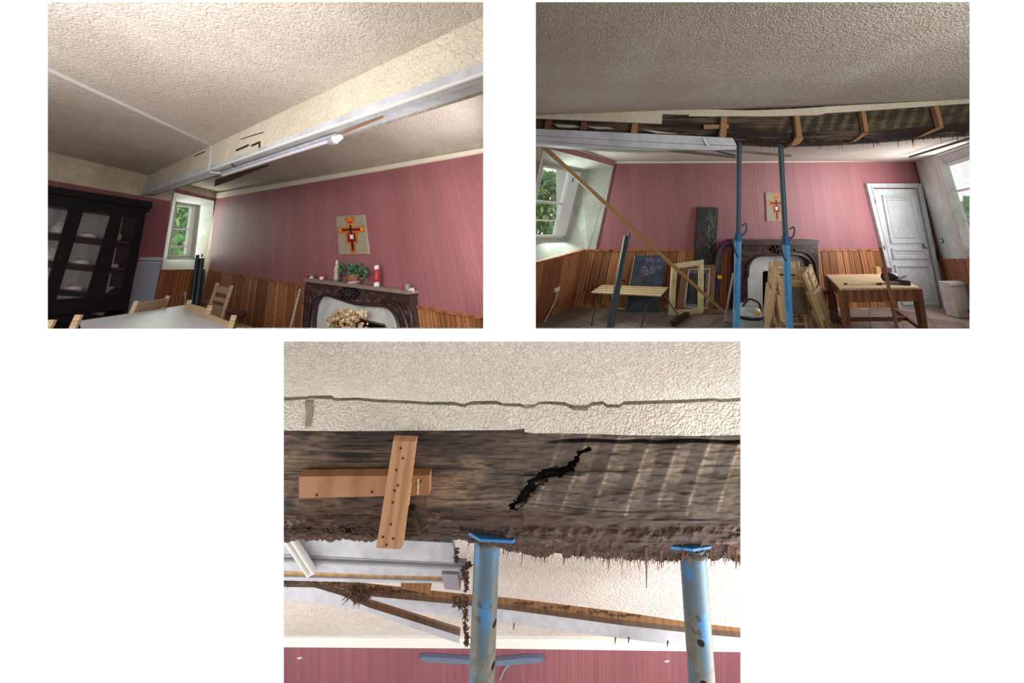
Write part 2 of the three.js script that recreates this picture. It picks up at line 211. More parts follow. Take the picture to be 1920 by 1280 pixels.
// window: reveal, frame, panes
const IN1 = LEFT1.off(-0.4), wo = onto(LEFT1, alcove), wi = [[330, 382], [368, 387], [357, 480], [315, 481]].map((q) => IN1.hit(...q));
const revealMat = mat(0xd2d2cc, 0.75, { map: scaled(T.grime, 0.9) });
const win1 = structure('window_1'); part('reveal', reveal(wo, wi, LEFT1.n), revealMat, win1);
const pw1 = new Patch(IN1, ...wi); part('window_frame', pw1.ring(0, 1, 0, 1, 0.045, 0.025, -0.06, 0.01), M.white, win1);
part('casement_stile', pw1.box(0.76, 0.93, 0.04, 0.96, -0.05, 0.02), M.white, win1); for (const t of [0.47, 0.8]) part('glazing_bar', pw1.box(0.07, 0.76, t, t + 0.018, -0.03, 0), M.white, win1);

for (const [a, b] of [[0.04, 0.47], [0.488, 0.8], [0.818, 0.96]]) part('pane', pw1.box(0.07, 0.76, a, b, -0.02, -0.016), M.glass, win1);
// panelling: every board a piece of its own
function dado(label, patch, n, mats, cap, parent, seedJ = 0) {
  const e = []; for (let i = 0; i <= n; i++) e.push(i === 0 || i === n ? i / n : (i + 0.18 * Math.sin(i * 7.3 + seedJ)) / n);
  for (let i = 0; i < n; i++) { const g = 0.035 / n; part('plank', patch.bevel(e[i] + g * 0.4, e[i + 1] - g * 0.4, 0.0, 1, g * 1.4, 0, 0.003, 0.014 + 0.003 * ((i * 5) % 3)), mats[(i * 7 + (i >> 1) + seedJ) % mats.length], parent); }
  if (cap) part('cap_rail', cap, M.rail, parent);
}
const trim1 = structure('trim_1'); part('backing', slab(RED, [[391, 508], [585, 541], [580, 690], [360, 660]], 0, 0.004), M.dark, trim1); part('backing', slab(RED, [[768, 574], [920, 601], [930, 720], [775, 690]], 0, 0.004), M.dark, trim1);
dado('', new Patch(RED.off(0.004), [391, 507], [572, 537.5], [562, 700], [366, 640]), 15, M.pine, slab(RED, [[391, 504.5], [580, 536.5], [580, 540], [391, 508]], 0, 0.03), trim1);
dado('', new Patch(RED.off(0.004), [772, 574.5], [930, 601.5], [950, 730], [785, 700]), 9, M.pine, slab(RED, [[770, 571], [930, 598.5], [930, 603.5], [770, 576]], 0, 0.03), trim1, 3);
const trim2 = structure('trim_2'); dado('', new Patch(LEFT1.off(0.002), [296, 507.5], [390, 506.5], [368, 640], [262, 640]), 8, M.pine, slab(LEFT1, [[298, 505.5], [391, 504.5], [391, 507.5], [298, 509]], 0, 0.03), trim2, 2);
const corn1 = structure('trim_3', slab(RED, [[405, 362], [490, 349], [700, 313.5], [925, 274], [925, 281.5], [700, 321.5], [490, 357], [405, 371]], 0, 0.04), mat(0xefe8d6, 0.7));
// encased beam
const BT = [L1(HC).hit(396, 273), L1(HC).hit(840, 62)], BEAM1 = new Plane(BT[0], BT[1].clone().sub(BT[0]).cross(U1));
const beam1 = structure('trim_4');
const bd = BT[0].clone().sub(BT[1]).normalize();
const faceTop = [[262, 322], [396, 273], [640, 157], [840, 62], [950, 10]], faceBot = [[262, 352], [330, 330], [413, 305], [490, 277], [672, 205], [722, 186], [905, 117], [950, 100]];
part('plaster_face', slab(BEAM1, [...faceTop.map(([x, y]) => [x, y - 6]), ...faceBot.slice().reverse()], -0.03, 0), stuccoB, beam1, 'coarsely textured cream plaster face');
const casing = mat(0xcfd2dc, 0.55, { map: scaled(T.grime, 0.7) });
part('casing_board', slab(BEAM1, [[262, 351], [330, 329], [413, 304], [490, 276], [672, 204], [722, 185], [905, 116], [950, 99], [950, 126], [905, 142], [672, 223.5], [490, 287], [413, 314], [330, 342.5], [262, 367]], -0.03, 0.012), casing, beam1, 'bluish white painted casing board');
part('bead', tube(onto(BEAM1.off(0.014), [[266, 363], [330, 340], [413, 311.5], [490, 284.5], [672, 220.5], [905, 138.5], [950, 122]]), 0.012, 40, 8), M.white, beam1);
const endPl = new Plane(BEAM1.hit(952, 125), bd), hSof = BEAM1.hit(905, 142).sub(C).dot(U1), lev1 = L1(hSof);
{ // the soffit under the casing, at the level of its lower edge
  const farPl = new Plane(lev1.hit(905, 177), BEAM1.n), n0 = tri(lev1, BEAM1, LEFT1), n1 = tri(lev1, BEAM1, endPl), f0 = tri(lev1, farPl, LEFT1), f1 = tri(lev1, farPl, endPl), up = U1.clone().multiplyScalar(HC - hSof + 0.02);
  part('soffit_board', prism([n0, n1, f1, f0], U1.clone().multiplyScalar(0.03)), casing, beam1, 'lilac white painted board under the beam');
  part('rear_face', prism([f0, f1, f1.clone().add(up), f0.clone().add(up)], BEAM1.n.clone().multiplyScalar(0.03)), stuccoB, beam1);
}
// cracks in the plaster: dark slots with raised lips
const crackMat = mat(0x241a12, 0.95);
const crack = (pl, px, w, name, parent, m = crackMat) => { for (let i = 0; i + 1 < px.length; i++) part(name, bar(pl.off(0.003).hit(...px[i]), pl.off(0.003).hit(...px[i + 1]), w, 0.008, pl.n), m, parent); };
crack(CEIL1, [[421, 266], [442, 257], [453, 251], [466, 247], [494, 233]], 0.014, 'crack', beam1);
crack(BEAM1, [[452, 261], [470, 255], [494, 248]], 0.006, 'crack', beam1); crack(BEAM1, [[443, 282], [457, 276], [466, 272]], 0.02, 'crack', beam1); crack(BEAM1, [[472, 273], [487, 266.5], [486, 284]], 0.02, 'crack', beam1);
crack(BEAM1, [[422, 306], [438, 300]], 0.012, 'crack', beam1); crack(BEAM1, [[430, 305], [441, 313]], 0.008, 'crack', beam1); crack(BEAM1, [[364, 293], [384, 284]], 0.01, 'crack', beam1);
// split in the soffit, showing bare brown wood
part('split', prism([lev1.off(0.006).hit(638, 249), lev1.off(0.006).hit(718, 217), lev1.off(0.006).hit(720, 219), lev1.off(0.006).hit(640, 252)], U1.clone().multiplyScalar(-0.004)), mat(0x9a6a3c, 0.8), beam1, 'brown split in the painted board');
solo('loose_board', 'dark brown loose board gaping under the far end of the white beam casing', 'board', prism([lev1.off(0.012).hit(403, 347), lev1.off(0.012).hit(404, 336), lev1.off(0.012).hit(505, 307), lev1.off(0.012).hit(450, 330)], U1.clone().multiplyScalar(-0.02)), mat(0x3a2416, 0.9));
// cable trunking
{ const t = thing('cable_trunking', 'thin white cable trunking crossing the ceiling and down the cream beam', 'trunking');
  const q = [CEIL1.off(0.012).hit(60, 117), CEIL1.off(0.012).hit(396, 272), BEAM1.off(0.014).hit(397, 274), BEAM1.off(0.014).hit(392, 318), lev1.off(0.012).hit(393, 321), lev1.off(0.012).hit(413, 325)];
  part('ceiling_run', bar(q[0], q[1], 0.03, 0.022, U1), M.white, t); part('wall_run', bar(q[2], q[3], 0.03, 0.022, BEAM1.n), M.white, t); part('soffit_run', bar(q[4], q[5], 0.03, 0.022, U1), M.white, t); base(t); }
// fluorescent batten under the beam
{ const t = thing('tube_light', 'unlit fluorescent tube fitting fixed under the white beam casing', 'light'), h = lev1.off(0.03);
  const a = h.hit(418, 327), b = h.hit(622, 261), d = b.clone().sub(a).normalize(), e = b.clone().addScaledVector(d, 0.1);
  part('batten', bar(a.clone().addScaledVector(U1, 0.012), e.clone().addScaledVector(U1, 0.012), 0.05, 0.022, U1), casing, t); part('tube', cyl(a.clone().addScaledVector(U1, -0.01), b.clone().addScaledVector(U1, -0.01), 0.014), mat(0xdcd6e6, 0.35), t);
  part('tube_holder', cyl(b.clone().addScaledVector(U1, -0.018), b.clone().addScaledVector(U1, -0.018).addScaledVector(d, 0.06), 0.03), mat(0x9aa0a2, 0.5), t); part('end_cap', cyl(e.clone().addScaledVector(U1, -0.01).addScaledVector(d, -0.04), e.clone().addScaledVector(U1, -0.006).addScaledVector(d, 0.03), 0.032, 0.02), M.white, t); base(t); }
// painting of a cross
function crossCanvas() {
  const c = document.createElement('canvas'); c.width = 260; c.height = 340; const g = c.getContext('2d');
  g.fillStyle = '#a39882'; g.fillRect(0, 0, 260, 340); for (let i = 0; i < 1600; i++) { g.fillStyle = rnd() < 0.5 ? 'rgba(190,180,150,.25)' : 'rgba(110,105,85,.25)'; g.fillRect(rnd() * 260, rnd() * 340, rr(2, 9), rr(2, 9)); }
  const box = (x, y, w, h, f) => { g.fillStyle = f; g.fillRect(x, y, w, h); };
  const cross = (k, f) => { box(88 + k, 12 + k, 84 - 2 * k, 44 - 2 * k, f); box(100 + k, 50, 60 - 2 * k, 80, f); box(6 + k, 100 + k, 246 - 2 * k, 52 - 2 * k, f); box(78 + k, 148, 104 - 2 * k, 100 - k, f); box(108 + k, 240, 50 - 2 * k, 88 - k, f); };
  cross(0, '#9e1a10'); cross(5, '#e39a2c'); cross(11, '#b5200f');
  box(20, 114, 22, 24, '#e0a33a'); box(216, 114, 22, 24, '#e0a33a'); box(108, 24, 44, 18, '#d8842a');
  g.fillStyle = '#e2a638'; g.beginPath(); g.arc(130, 90, 21, 0, 7); g.fill(); g.fillStyle = '#2c0f0a'; g.beginPath(); g.arc(130, 92, 13, 0, 7); g.fill(); box(118, 104, 24, 70, '#33120c'); box(44, 118, 172, 14, '#33120c'); box(120, 205, 22, 100, '#33120c'); box(96, 170, 12, 60, '#4a120c'); box(154, 170, 12, 60, '#5a140c');
  g.fillStyle = '#e6e0d6'; g.beginPath(); g.moveTo(114, 168); g.lineTo(148, 168); g.lineTo(146, 208); g.lineTo(118, 206); g.fill();
  const t = new THREE.CanvasTexture(c); t.colorSpace = THREE.SRGBColorSpace; return t;
}
const crossTex = crossCanvas(), crossMat = mat(0xffffff, 0.6, { map: crossTex }), canvasEdge = mat(0xb0a58c, 0.8);
function painting(label, pl, px, th, m, group) { const t = thing('painting', label, 'painting', group), q = new Patch(pl.off(th + 0.003), ...px); part('panel', q.box(0, 1, 0, 1, -th, 0), canvasEdge, t); part('picture', q.uv01()(0.0015), m, t); return base(t); }
painting('painted red cross panel above the mantel with the potted plant', RED, [[630, 406], [682, 402.5], [691, 476], [636, 477]], 0.02, crossMat);
// china cabinet
const CAB = LEFT1.off(0.42), cab = thing('china_cabinet', 'tall black wooden china cabinet with three glazed doors', 'cabinet');
const cb = new Patch(CAB, [40, 346], [277, 382], [207, 760], [-130, 760]);
part('carcass', merge([cb.box(0, 1, 0.0, 0.06, -0.42, 0), cb.box(0, 1, 0.6, 1, -0.42, -0.03), cb.box(0.97, 1, 0.06, 0.6, -0.42, 0), cb.box(0, 0.02, 0.06, 0.6, -0.42, 0)]), M.blackWood, cab);
part('back_panel', cb.box(0.02, 0.97, 0.06, 0.6, -0.41, -0.39), mat(0xc8c6c2, 0.7), cab);  // coloured pale to stand in for bright reflections in the panes
part('cornice', [cb.bevel(-0.02, 1.03, -0.015, 0.035, 0.01, 0.006, -0.02, 0.06), cb.box(-0.01, 1.015, 0.03, 0.05, -0.02, 0.03)], M.blackWood, cab);
for (const t of [0.22, 0.36, 0.49]) part('shelf', cb.box(0.02, 0.97, t, t + 0.008, -0.39, -0.06), mat(0x4a4642, 0.6), cab);
const doorPx = [[[70, 382], [131, 391], [84, 553], [10, 560]], [[157, 395], [210, 399.5], [162, 557], [106, 561]], [[230, 404], [257, 406.5], [224, 550], [197, 551.5]]];
const doorOuter = [[[55, 362], [143, 376], [92, 590], [-10, 600]], [[143, 376], [219, 388], [178, 586], [92, 592]], [[219, 388], [270, 394], [236, 580], [178, 586]]];
doorPx.forEach((d, i) => { const dr = part('door', prism(onto(CAB.off(0.025), doorOuter[i]), CAB.n.clone().multiplyScalar(-0.025), [onto(CAB.off(0.025), d)]), M.blackWood, cab); part('pane', slab(CAB, d, 0.008, 0.012), M.glass, dr); const cpz = onto(CAB.off(0.03), [mix2(doorOuter[i][1], doorOuter[i][2], 0.5)]); part('keyhole', ball(cpz[0].addScaledVector(bd, 0), 0.012), mat(0x6a5a3a, 0.4, { metalness: 0.8 }), dr); });
function mix2(a, b, t) { return [a[0] + (b[0] - a[0]) * t - 6, a[1] + (b[1] - a[1]) * t]; }
part('lower_panel', [cb.bevel(0.06, 0.36, 0.65, 0.95, 0.03, 0.02, -0.03, 0.012), cb.bevel(0.4, 0.7, 0.65, 0.95, 0.03, 0.02, -0.03, 0.012), cb.bevel(0.73, 0.94, 0.65, 0.95, 0.03, 0.02, -0.03, 0.012)], M.blackWood, cab);
part('carved_lozenge', [cb.poly([[0.55, 0.66], [0.66, 0.76], [0.55, 0.88], [0.44, 0.76]], 0, 0.03), cb.poly([[0.84, 0.66], [0.92, 0.76], [0.84, 0.88], [0.76, 0.76]], 0, 0.03)], M.blackWood, cab); base(cab);
// crockery on its shelves
const china = mat(0xdad9d4, 0.25); let ci = 0;
const chinaWhere = ['leftmost door', 'middle door', 'right door'], shelfWord = ['top shelf', 'middle shelf', 'lower shelf', 'cabinet floor'];
for (const [k, t] of [0.22, 0.36, 0.49, 0.6].entries()) for (const [s, kind] of [[0.2, 0], [0.42, 1], [0.52, 0], [0.62, 2], [0.86, (k + 1) % 3]]) {
  const q = cb.P(s, t - 0.001, -0.24), w = s < 0.3 ? 0 : s < 0.7 ? 1 : 2, side = s === 0.42 ? ', left' : s === 0.62 ? ', right' : s === 0.52 ? ', middle' : '';
  const g = kind === 0 ? lathe([[0, 0], [0.05, 0], [0.06, 0.03], [0.13, 0.1], [0.12, 0.1], [0.055, 0.04], [0, 0.035]], q, W1) : kind === 1 ? lathe([[0, 0], [0.055, 0], [0.085, 0.07], [0.08, 0.13], [0.045, 0.17], [0.05, 0.2], [0.04, 0.2], [0, 0.19]], q, W1) : lathe([[0, 0], [0.1, 0], [0.12, 0.015], [0.12, 0.06], [0.1, 0.07], [0, 0.07]], q, W1);
  solo(['bowl', 'jug', 'plate_stack'][kind], `white china ${['bowl', 'jug', 'plate stack'][kind]} behind the cabinet's ${chinaWhere[w]}, ${shelfWord[k]}${side}`, ['bowl', 'jug', 'plates'][kind], g, china, 'china in the black cabinet'); ci++;
}
// panel heater
{ const t = thing('panel_heater', 'flat blue-grey electric panel heater between black cabinet and window', 'heater'), q = new Patch(LEFT1.off(0.09), [261, 482], [305.5, 482], [279, 615], [222, 615]);
  part('body', q.bevel(0, 1, 0.05, 1, 0.02, 0.01, -0.07, 0), mat(0xa9b6c8, 0.45), t); part('top_grille', q.box(0, 1, 0, 0.05, -0.07, 0.004), mat(0xc6ccd2, 0.5), t); part('groove', q.box(0.02, 1, 0.075, 0.085, -0.01, 0.004), mat(0xd6dade, 0.5), t); base(t); }
{ const t = thing('wall_socket', 'small white socket on the pine panelling below the window by the dining table', 'socket'), q = new Patch(LEFT1.off(0.02), [344, 546.5], [350, 546.5], [349.5, 554], [343.5, 554]); part('plate', q.bevel(0, 1, 0, 1, 0.1, 0.1, -0.012, 0.006), M.white, t); part('insert', q.box(0.25, 0.75, 0.25, 0.75, 0, 0.008), mat(0xb8b8b4, 0.5), t); part('cable', tube([q.P(0.5, 1, 0.004), q.P(0.7, 2.2, 0.01), q.P(0.4, 3.6, 0.01)], 0.006), M.white, t); base(t); }
// steel prop waiting in the corner
{ const t = thing('folded_prop', 'dark grey steel prop standing in the corner by the window', 'prop'), P = LEFT1.off(0.16); const a = P.hit(378.5, 481), b = P.hit(365, 600), d = a.clone().sub(b).normalize();
  part('outer_tube', cyl(b, mix(b, a, 0.97), 0.042), M.steelGrey, t); part('inner_tube', cyl(mix(b, a, 0.2).add(RED.n.clone().multiplyScalar(0.07)), a.clone().add(RED.n.clone().multiplyScalar(0.07)).addScaledVector(d, 0.03), 0.028), M.steelGrey, t); part('pin', cyl(a.clone(), a.clone().addScaledVector(d, 0.05), 0.012), M.dark, t); base(t); }

// fireplace of the first room
const FP = RED.off(0.1), MT = L1(FP.off(0.05).hit(672, 535).sub(C).dot(U1)), fire = thing('fireplace', 'dark marble fireplace with an arched white insert and plants on its shelf', 'fireplace');
const archPx = [[584, 700], [585, 600], [589, 572], [597, 556], [609, 552], [624, 556], [640, 561], [655, 566], [670, 569.5], [690, 571], [710, 572], [722, 574], [732, 579], [741, 590], [747, 605], [751, 640], [753, 720]];
part('surround', prism(onto(FP, [[574, 528], [768, 550], [773, 616], [782, 740], [562, 700], [570, 600]]), FP.n.clone().multiplyScalar(-0.095), [onto(FP, archPx)]), M.marble, fire);
{ const f = onto(FP.off(0.05), [[569, 520.5], [765, 545.5], [764, 552], [569, 527.5]]), b = f.map((q) => q.clone().addScaledVector(FP.n, -0.147)); part('mantel_shelf', hexa(f, b), mat(0xa58d84, 0.35, { map: scaled(T.grime, 1.5) }), fire, 'brown veined marble shelf'); }
part('arch_moulding', tube(onto(FP.off(0.01), archPx), 0.018, 70, 8), mat(0x8d8484, 0.3, { map: scaled(T.marble, 2) }), fire);
part('scroll_moulding', [tube(onto(FP.off(0.01), [[715, 563], [735, 566], [748, 575], [757, 592], [764, 613], [768, 640]]), 0.02, 30, 8), tube(onto(FP.off(0.01), [[745, 567], [757, 568], [766, 577], [771, 594], [774, 620]]), 0.012, 24, 8), tube(onto(FP.off(0.01), [[580, 545], [583, 560], [580, 590], [577, 620]]), 0.014, 24, 8)], mat(0x8d8484, 0.3, { map: scaled(T.marble, 2) }), fire);
{ const g = []; const c = FP.hit(657, 549); for (let i = 0; i < 26; i++) { const a = i * 2.4, r = 0.02 + 0.011 * i; g.push(ball(FP.hit(657 + Math.cos(a) * (3 + i * 0.62), 549 + Math.sin(a) * (2 + i * 0.34)).addScaledVector(FP.n, 0.02), 0.035 - i * 0.0006, 1, 0.8, 1, 8)); } part('carved_shell', g, mat(0x4a4040, 0.4, { map: scaled(T.marble, 2) }), fire); }
const insert = part('insert', slab(FP, archPx, -0.095, -0.06, [hearth1]), mat(0xf2f5f6, 0.5, { map: scaled(T.grime, 0.8) }), fire, 'pale grey insert panel');
firebox(onto(FP.off(-0.06), hearth1), FP.n, 0.45, fire); base(fire);
// dried flowers in front of the insert
{ const t = thing('dried_flowers', 'bunch of pale dried flowers in front of the white fireplace insert', 'dried flowers'), P = FP.off(0.02), cs = [0xd9c79a, 0xe4d8b8, 0xc8a878, 0xd2a08a].map((c) => mat(c, 0.9)), lists = [[], [], [], []], stems = [];
  for (let i = 0; i < 210; i++) { const x = 650 + rr(-1, 1) * rr(8, 40), y = 622 - Math.abs(rr(0, 1)) ** 0.8 * 44 + Math.abs(x - 650) * 0.25, q = P.off(rr(-0.05, 0.09)).hit(x, y); const g = new THREE.IcosahedronGeometry(rr(0.012, 0.028), 0); g.scale(1, rr(0.4, 1), 1); g.rotateX(rnd() * 6); g.rotateZ(rnd() * 6); g.translate(q.x, q.y, q.z); lists[i % 4].push(flat(g)); if (i % 6 === 0) stems.push(cyl(P.hit(650, 680), q, 0.003, 0.003, 5)); }
  for (let i = 0; i < 18; i++) { const q = P.hit(676 + rr(-9, 10), 587 + rr(-7, 8)); lists[1].push(ball(q, rr(0.012, 0.022), 1, 1, 1, 6)); }
  lists.forEach((l, i) => { const m = part('flower_heads', l, cs[i], t); m.userData.kind = 'stuff'; }); part('stems', stems, mat(0x8a7448, 0.9), t).userData.kind = 'stuff'; base(t); }
// things on the mantel
const on = (x, y) => { const q = FP.off(-0.01).hit(x, y); return q.addScaledVector(U1, MT.o.clone().sub(q).dot(U1)); }, scl = (q) => q.clone().sub(C).dot(fwd) / F, lift = (q, px) => q.clone().addScaledVector(W1, px * scl(q) * 1.02);
function figure(name, label, cat, x, y, h, parts) { const t = thing(name, label, cat), q = on(x, y), k = scl(q); for (const [n, prof, m] of parts) part(n, lathe(prof.map(([r, v]) => [r * k, v * h * k]), q, W1, 14), m, t); return base(t); }
figure('statuette', 'pale draped standing statuette left of the potted plant', 'statue', 631, 526, 41, [['robe', [[0, 0], [5, 0], [5.4, 0.06], [4.2, 0.3], [4.6, 0.52], [4.4, 0.68], [2.2, 0.76], [0, 0.77]], mat(0xb9b5a2, 0.6)], ['base', [[0, -0.01], [5.6, -0.01], [5.4, 0.1], [4.9, 0.12], [0, 0.12]], mat(0x6f7f62, 0.6)], ['head', [[0, 0.74], [1.8, 0.76], [2.6, 0.85], [2, 0.95], [0, 1]], mat(0xd9c9b4, 0.6)]]);
figure('figurine', 'tall red and white pointed hat figurine right of the potted plant', 'figurine', 706, 538.5, 47, [['boots', [[0, 0], [5, 0], [5.6, 0.08], [4.6, 0.2], [0, 0.2]], mat(0xd6d9cf, 0.5)], ['coat', [[0, 0.19], [4.8, 0.19], [5.2, 0.35], [4.8, 0.6], [3, 0.68], [0, 0.68]], M.red], ['head', [[0, 0.66], [4.2, 0.68], [4.8, 0.78], [3.4, 0.85], [0, 0.86]], mat(0xe2d4c8, 0.6)], ['hat', [[0, 0.84], [2.4, 0.85], [1.2, 0.94], [0, 1.0]], M.red]]);
figure('bow_ornament', 'tiny white and red ornament left of the pale statuette', 'ornament', 604, 521, 9, [['body', [[0, 0], [3, 0], [4, 0.3], [3.2, 0.7], [0, 0.72]], mat(0xe4dcd6, 0.6)], ['bow', [[0, 0.6], [3.6, 0.75], [2.4, 1], [0, 1]], M.red]]);
figure('snow_globe', 'small grey and red ornament at the left end of the mantel with plants', 'ornament', 585, 518.5, 10, [['base', [[0, 0], [4, 0], [4, 0.35], [0, 0.35]], M.white], ['cap', [[0, 0.3], [4.2, 0.35], [3.6, 0.8], [0, 1]], mat(0x6f7672, 0.6)]]);
figure('red_ball', 'little dark red ball at the far left end of the mantel', 'ornament', 576.5, 519, 7, [['ball', [[0, 0], [2.5, 0.15], [3.4, 0.5], [2.5, 0.85], [0, 1]], M.red], ['cap', [[0, 0.95], [1, 0.95], [1, 1.15], [0, 1.15]], mat(0xb09a50, 0.4)]]);
figure('hedgehog_ornament', 'grey knobbly ball ornament at the right end of the mantel', 'ornament', 764, 543, 14, [['body', [[0, 0], [3.6, 0.05], [5.2, 0.4], [4.4, 0.8], [0, 1]], mat(0x7d8480, 0.8)], ['foot', [[0, -0.02], [4.2, -0.02], [3.8, 0.1], [0, 0.1]], M.white]]);
figure('red_box', 'small red ornament beside the grey ball at the right end of the mantel', 'ornament', 757, 545.5, 6.5, [['body', [[0, 0], [4, 0], [4.2, 0.8], [3.4, 1], [0, 1]], M.red], ['lid', [[0, 0.95], [3.2, 0.95], [3, 1.12], [0, 1.12]], mat(0x7c1a1a, 0.5)]]);
solo('paper_tag', 'white paper tag at the right corner of the mantel', 'tag', prism([on(764, 548), on(776, 551), lift(on(775, 550), 8), lift(on(765, 546), 4)], FP.n.clone().multiplyScalar(-0.004)), mat(0xe8e4da, 0.8));
{ const t = thing('potted_plant', 'bushy green plant in a brown clay pot on the mantel', 'plant'), q = on(664, 531.5), k = scl(q);
  part('pot', lathe([[0, 0], [9.5, 0], [11, 5], [13, 14], [13.4, 17], [12, 17], [11, 14], [0, 13]].map(([a, b]) => [a * k, b * k]), q, W1), mat(0x8a5a44, 0.7), t); part('saucer', lathe([[0, -0.2], [10, -0.2], [12.5, 4], [12.2, 5], [9.6, 1], [0, 1]].map(([a, b]) => [a * k, b * k]), q, W1), mat(0xd2b8aa, 0.6), t);
  const leaf = (c, s, l) => { const g = new THREE.SphereGeometry(s, 7, 5); g.scale(1, 0.25, 0.8); g.rotateX(rr(-1.4, 1.4)); g.rotateZ(rr(-1.4, 1.4)); g.translate(c.x, c.y, c.z); l.push(flat(g)); };
  const lv = [[], []]; for (let i = 0; i < 150; i++) { const r = i % 5; let x, y; if (r === 0) { x = 640 + rr(-6, 7); y = 505 + rr(-9, 11); } else if (r === 1) { x = 682.5 + rr(-5, 5); y = 514 + rr(-12, 11); } else { x = 665 + rr(-12, 12); y = 507 + rr(-13, 12); } leaf(FP.off(-0.02 + rr(-0.05, 0.06)).hit(x, y), rr(2.2, 3.8) * k, lv[i % 2]); }
  part('foliage', lv[0], mat(0x2f5a3c, 0.6), t).userData.kind = 'stuff'; part('foliage', lv[1], mat(0x4a7a52, 0.6), t).userData.kind = 'stuff'; part('stem', [cyl(lift(q, 12), lift(on(644, 528), 22), 0.004), cyl(lift(q, 12), lift(on(682, 534), 24), 0.004), cyl(lift(q, 12), lift(q, 30), 0.005)], mat(0x4a5a34, 0.8), t); base(t); }
// beaded cord hanging by the hearth
{ const t = thing('beaded_cord', 'black and white beaded cord leaning beside the hearth', 'cord'), P = RED.off(0.12), a = P.hit(563, 541), b = P.hit(545, 612), c = mix(a, b, 1.6); part('cord', cyl(c, a, 0.006), M.dark, t); const g = []; for (let i = 0; i < 30; i++) g.push(ball(mix(a, c, (i + 0.5) / 30), 0.014, 1, 0.8, 1, 8)); part('beads', g, mat(0xe8e4dc, 0.5), t); base(t); }
// dining table and chairs
const TT = L1(-0.62), table = thing('dining_table', 'white laminate dining table of two leaves in front of the black cabinet', 'table');
{ const far = TT.hit(349, 571), left = TT.hit(152, 600.5), jA = TT.hit(262, 584.5), jB = TT.hit(300, 616.5), rB = TT.hit(431, 613); const dir = jB.clone().sub(jA), ext = (q, k) => q.clone().addScaledVector(dir, k), rdir = rB.clone().sub(far);
  const lam = mat(0xc8cacf, 0.4), q1 = [far, far.clone().add(rdir.clone().multiplyScalar(1.25)), ext(jA, 1.3), jA], q2 = [jA, ext(jA, 1.3), ext(left, 1.2), left], in2 = (l, k) => { const c = l.reduce((s, q) => s.add(q), V(0, 0, 0)).divideScalar(4); return l.map((q) => mix(q, c, k)); };
  part('table_leaf', prism(in2(q1, 0.004), U1.clone().multiplyScalar(-0.03)), lam, table); part('table_leaf', prism(in2(q2, 0.004), U1.clone().multiplyScalar(-0.03)), lam, table);
  part('apron', prism(in2([q1[0], q1[1], q2[2], q2[3]], 0.12).map((q) => q.addScaledVector(U1, -0.031)), U1.clone().multiplyScalar(-0.07)), M.lath, table);
  for (const q of in2([q1[0], q1[1], q2[2], q2[3]], 0.12)) part('leg', bar(q.clone().addScaledVector(U1, -0.05), q.clone().addScaledVector(U1, -0.775), 0.06, 0.06, RED.n), M.lath, table); base(table); }
function chair(label, group, a, b, sign, topH, floorH, mt, slats = [[0.02, 0.13], [0.2, 0.28]]) {
  const t = thing('dining_chair', label, 'chair', group), dn = U1.clone(), H = topH - floorH, n = b.clone().sub(a).cross(U1).normalize().multiplyScalar(sign), foot = (q, f) => q.clone().addScaledVector(dn, -H).addScaledVector(n, f);
  for (const q of [a, b]) part('back_post', bar(foot(q, -0.04), q.clone().addScaledVector(dn, 0.015), 0.03, 0.035, n), mt, t);
  for (const [s0, s1] of slats) { const q = (x, s) => x.clone().addScaledVector(dn, -s); part('back_slat', hexa([q(a, s0), q(b, s0), q(b, s1), q(a, s1)].map((v) => v.addScaledVector(n, 0.008)), [q(a, s0), q(b, s0), q(b, s1), q(a, s1)].map((v) => v.addScaledVector(n, -0.008))), mt, t); }
  const sH = H - 0.45, sa = a.clone().addScaledVector(dn, -sH), sb = b.clone().addScaledVector(dn, -sH), sc = sb.clone().addScaledVector(n, 0.4), sd = sa.clone().addScaledVector(n, 0.4); part('seat', prism([sa, sb, sc, sd], dn.clone().multiplyScalar(-0.03)), mt, t);
  for (const q of [sc, sd]) part('front_leg', bar(q.clone().addScaledVector(dn, -0.03), q.clone().addScaledVector(dn, -0.45), 0.03, 0.03, n), mt, t); return base(t);
}
const chairs = 'wooden chairs at the dining table', CT = L1(-0.53);
chair('pale wooden chair pushed to the table in front of the grey heater', chairs, CT.hit(256, 567), CT.hit(315, 557), 1, -0.53, -1.4, M.chair, [[0.01, 0.1], [0.17, 0.24]]);
chair('low backed pale chair at the table corner nearest the dark prop', chairs, CT.hit(355, 565), CT.hit(393, 575), -1, -0.53, -1.4, M.chair, [[0.02, 0.12], [0.17, 0.24]]);
chair('pale wooden chair cut by the lower edge at the near right of the table', chairs, CT.hit(393, 577), CT.hit(438, 594), -1, -0.53, -1.4, M.chair, [[0.05, 0.16], [0.22, 0.3]]);
chair('wooden chair of which a single post shows at the lower left corner', chairs, CT.hit(96, 604), CT.hit(147, 594), 1, -0.53, -1.4, M.chair, [[0.08, 0.16], [0.22, 0.3]]);
{ const a = L1(-0.42).hit(407.5, 532), b = L1(-0.42).hit(434, 537); chair('tall ladder back chair standing by the panelling beyond the table', chairs, a, b, -1, -0.42, -1.4, M.chair, [[0.02, 0.1], [0.16, 0.21], [0.26, 0.62]]); }
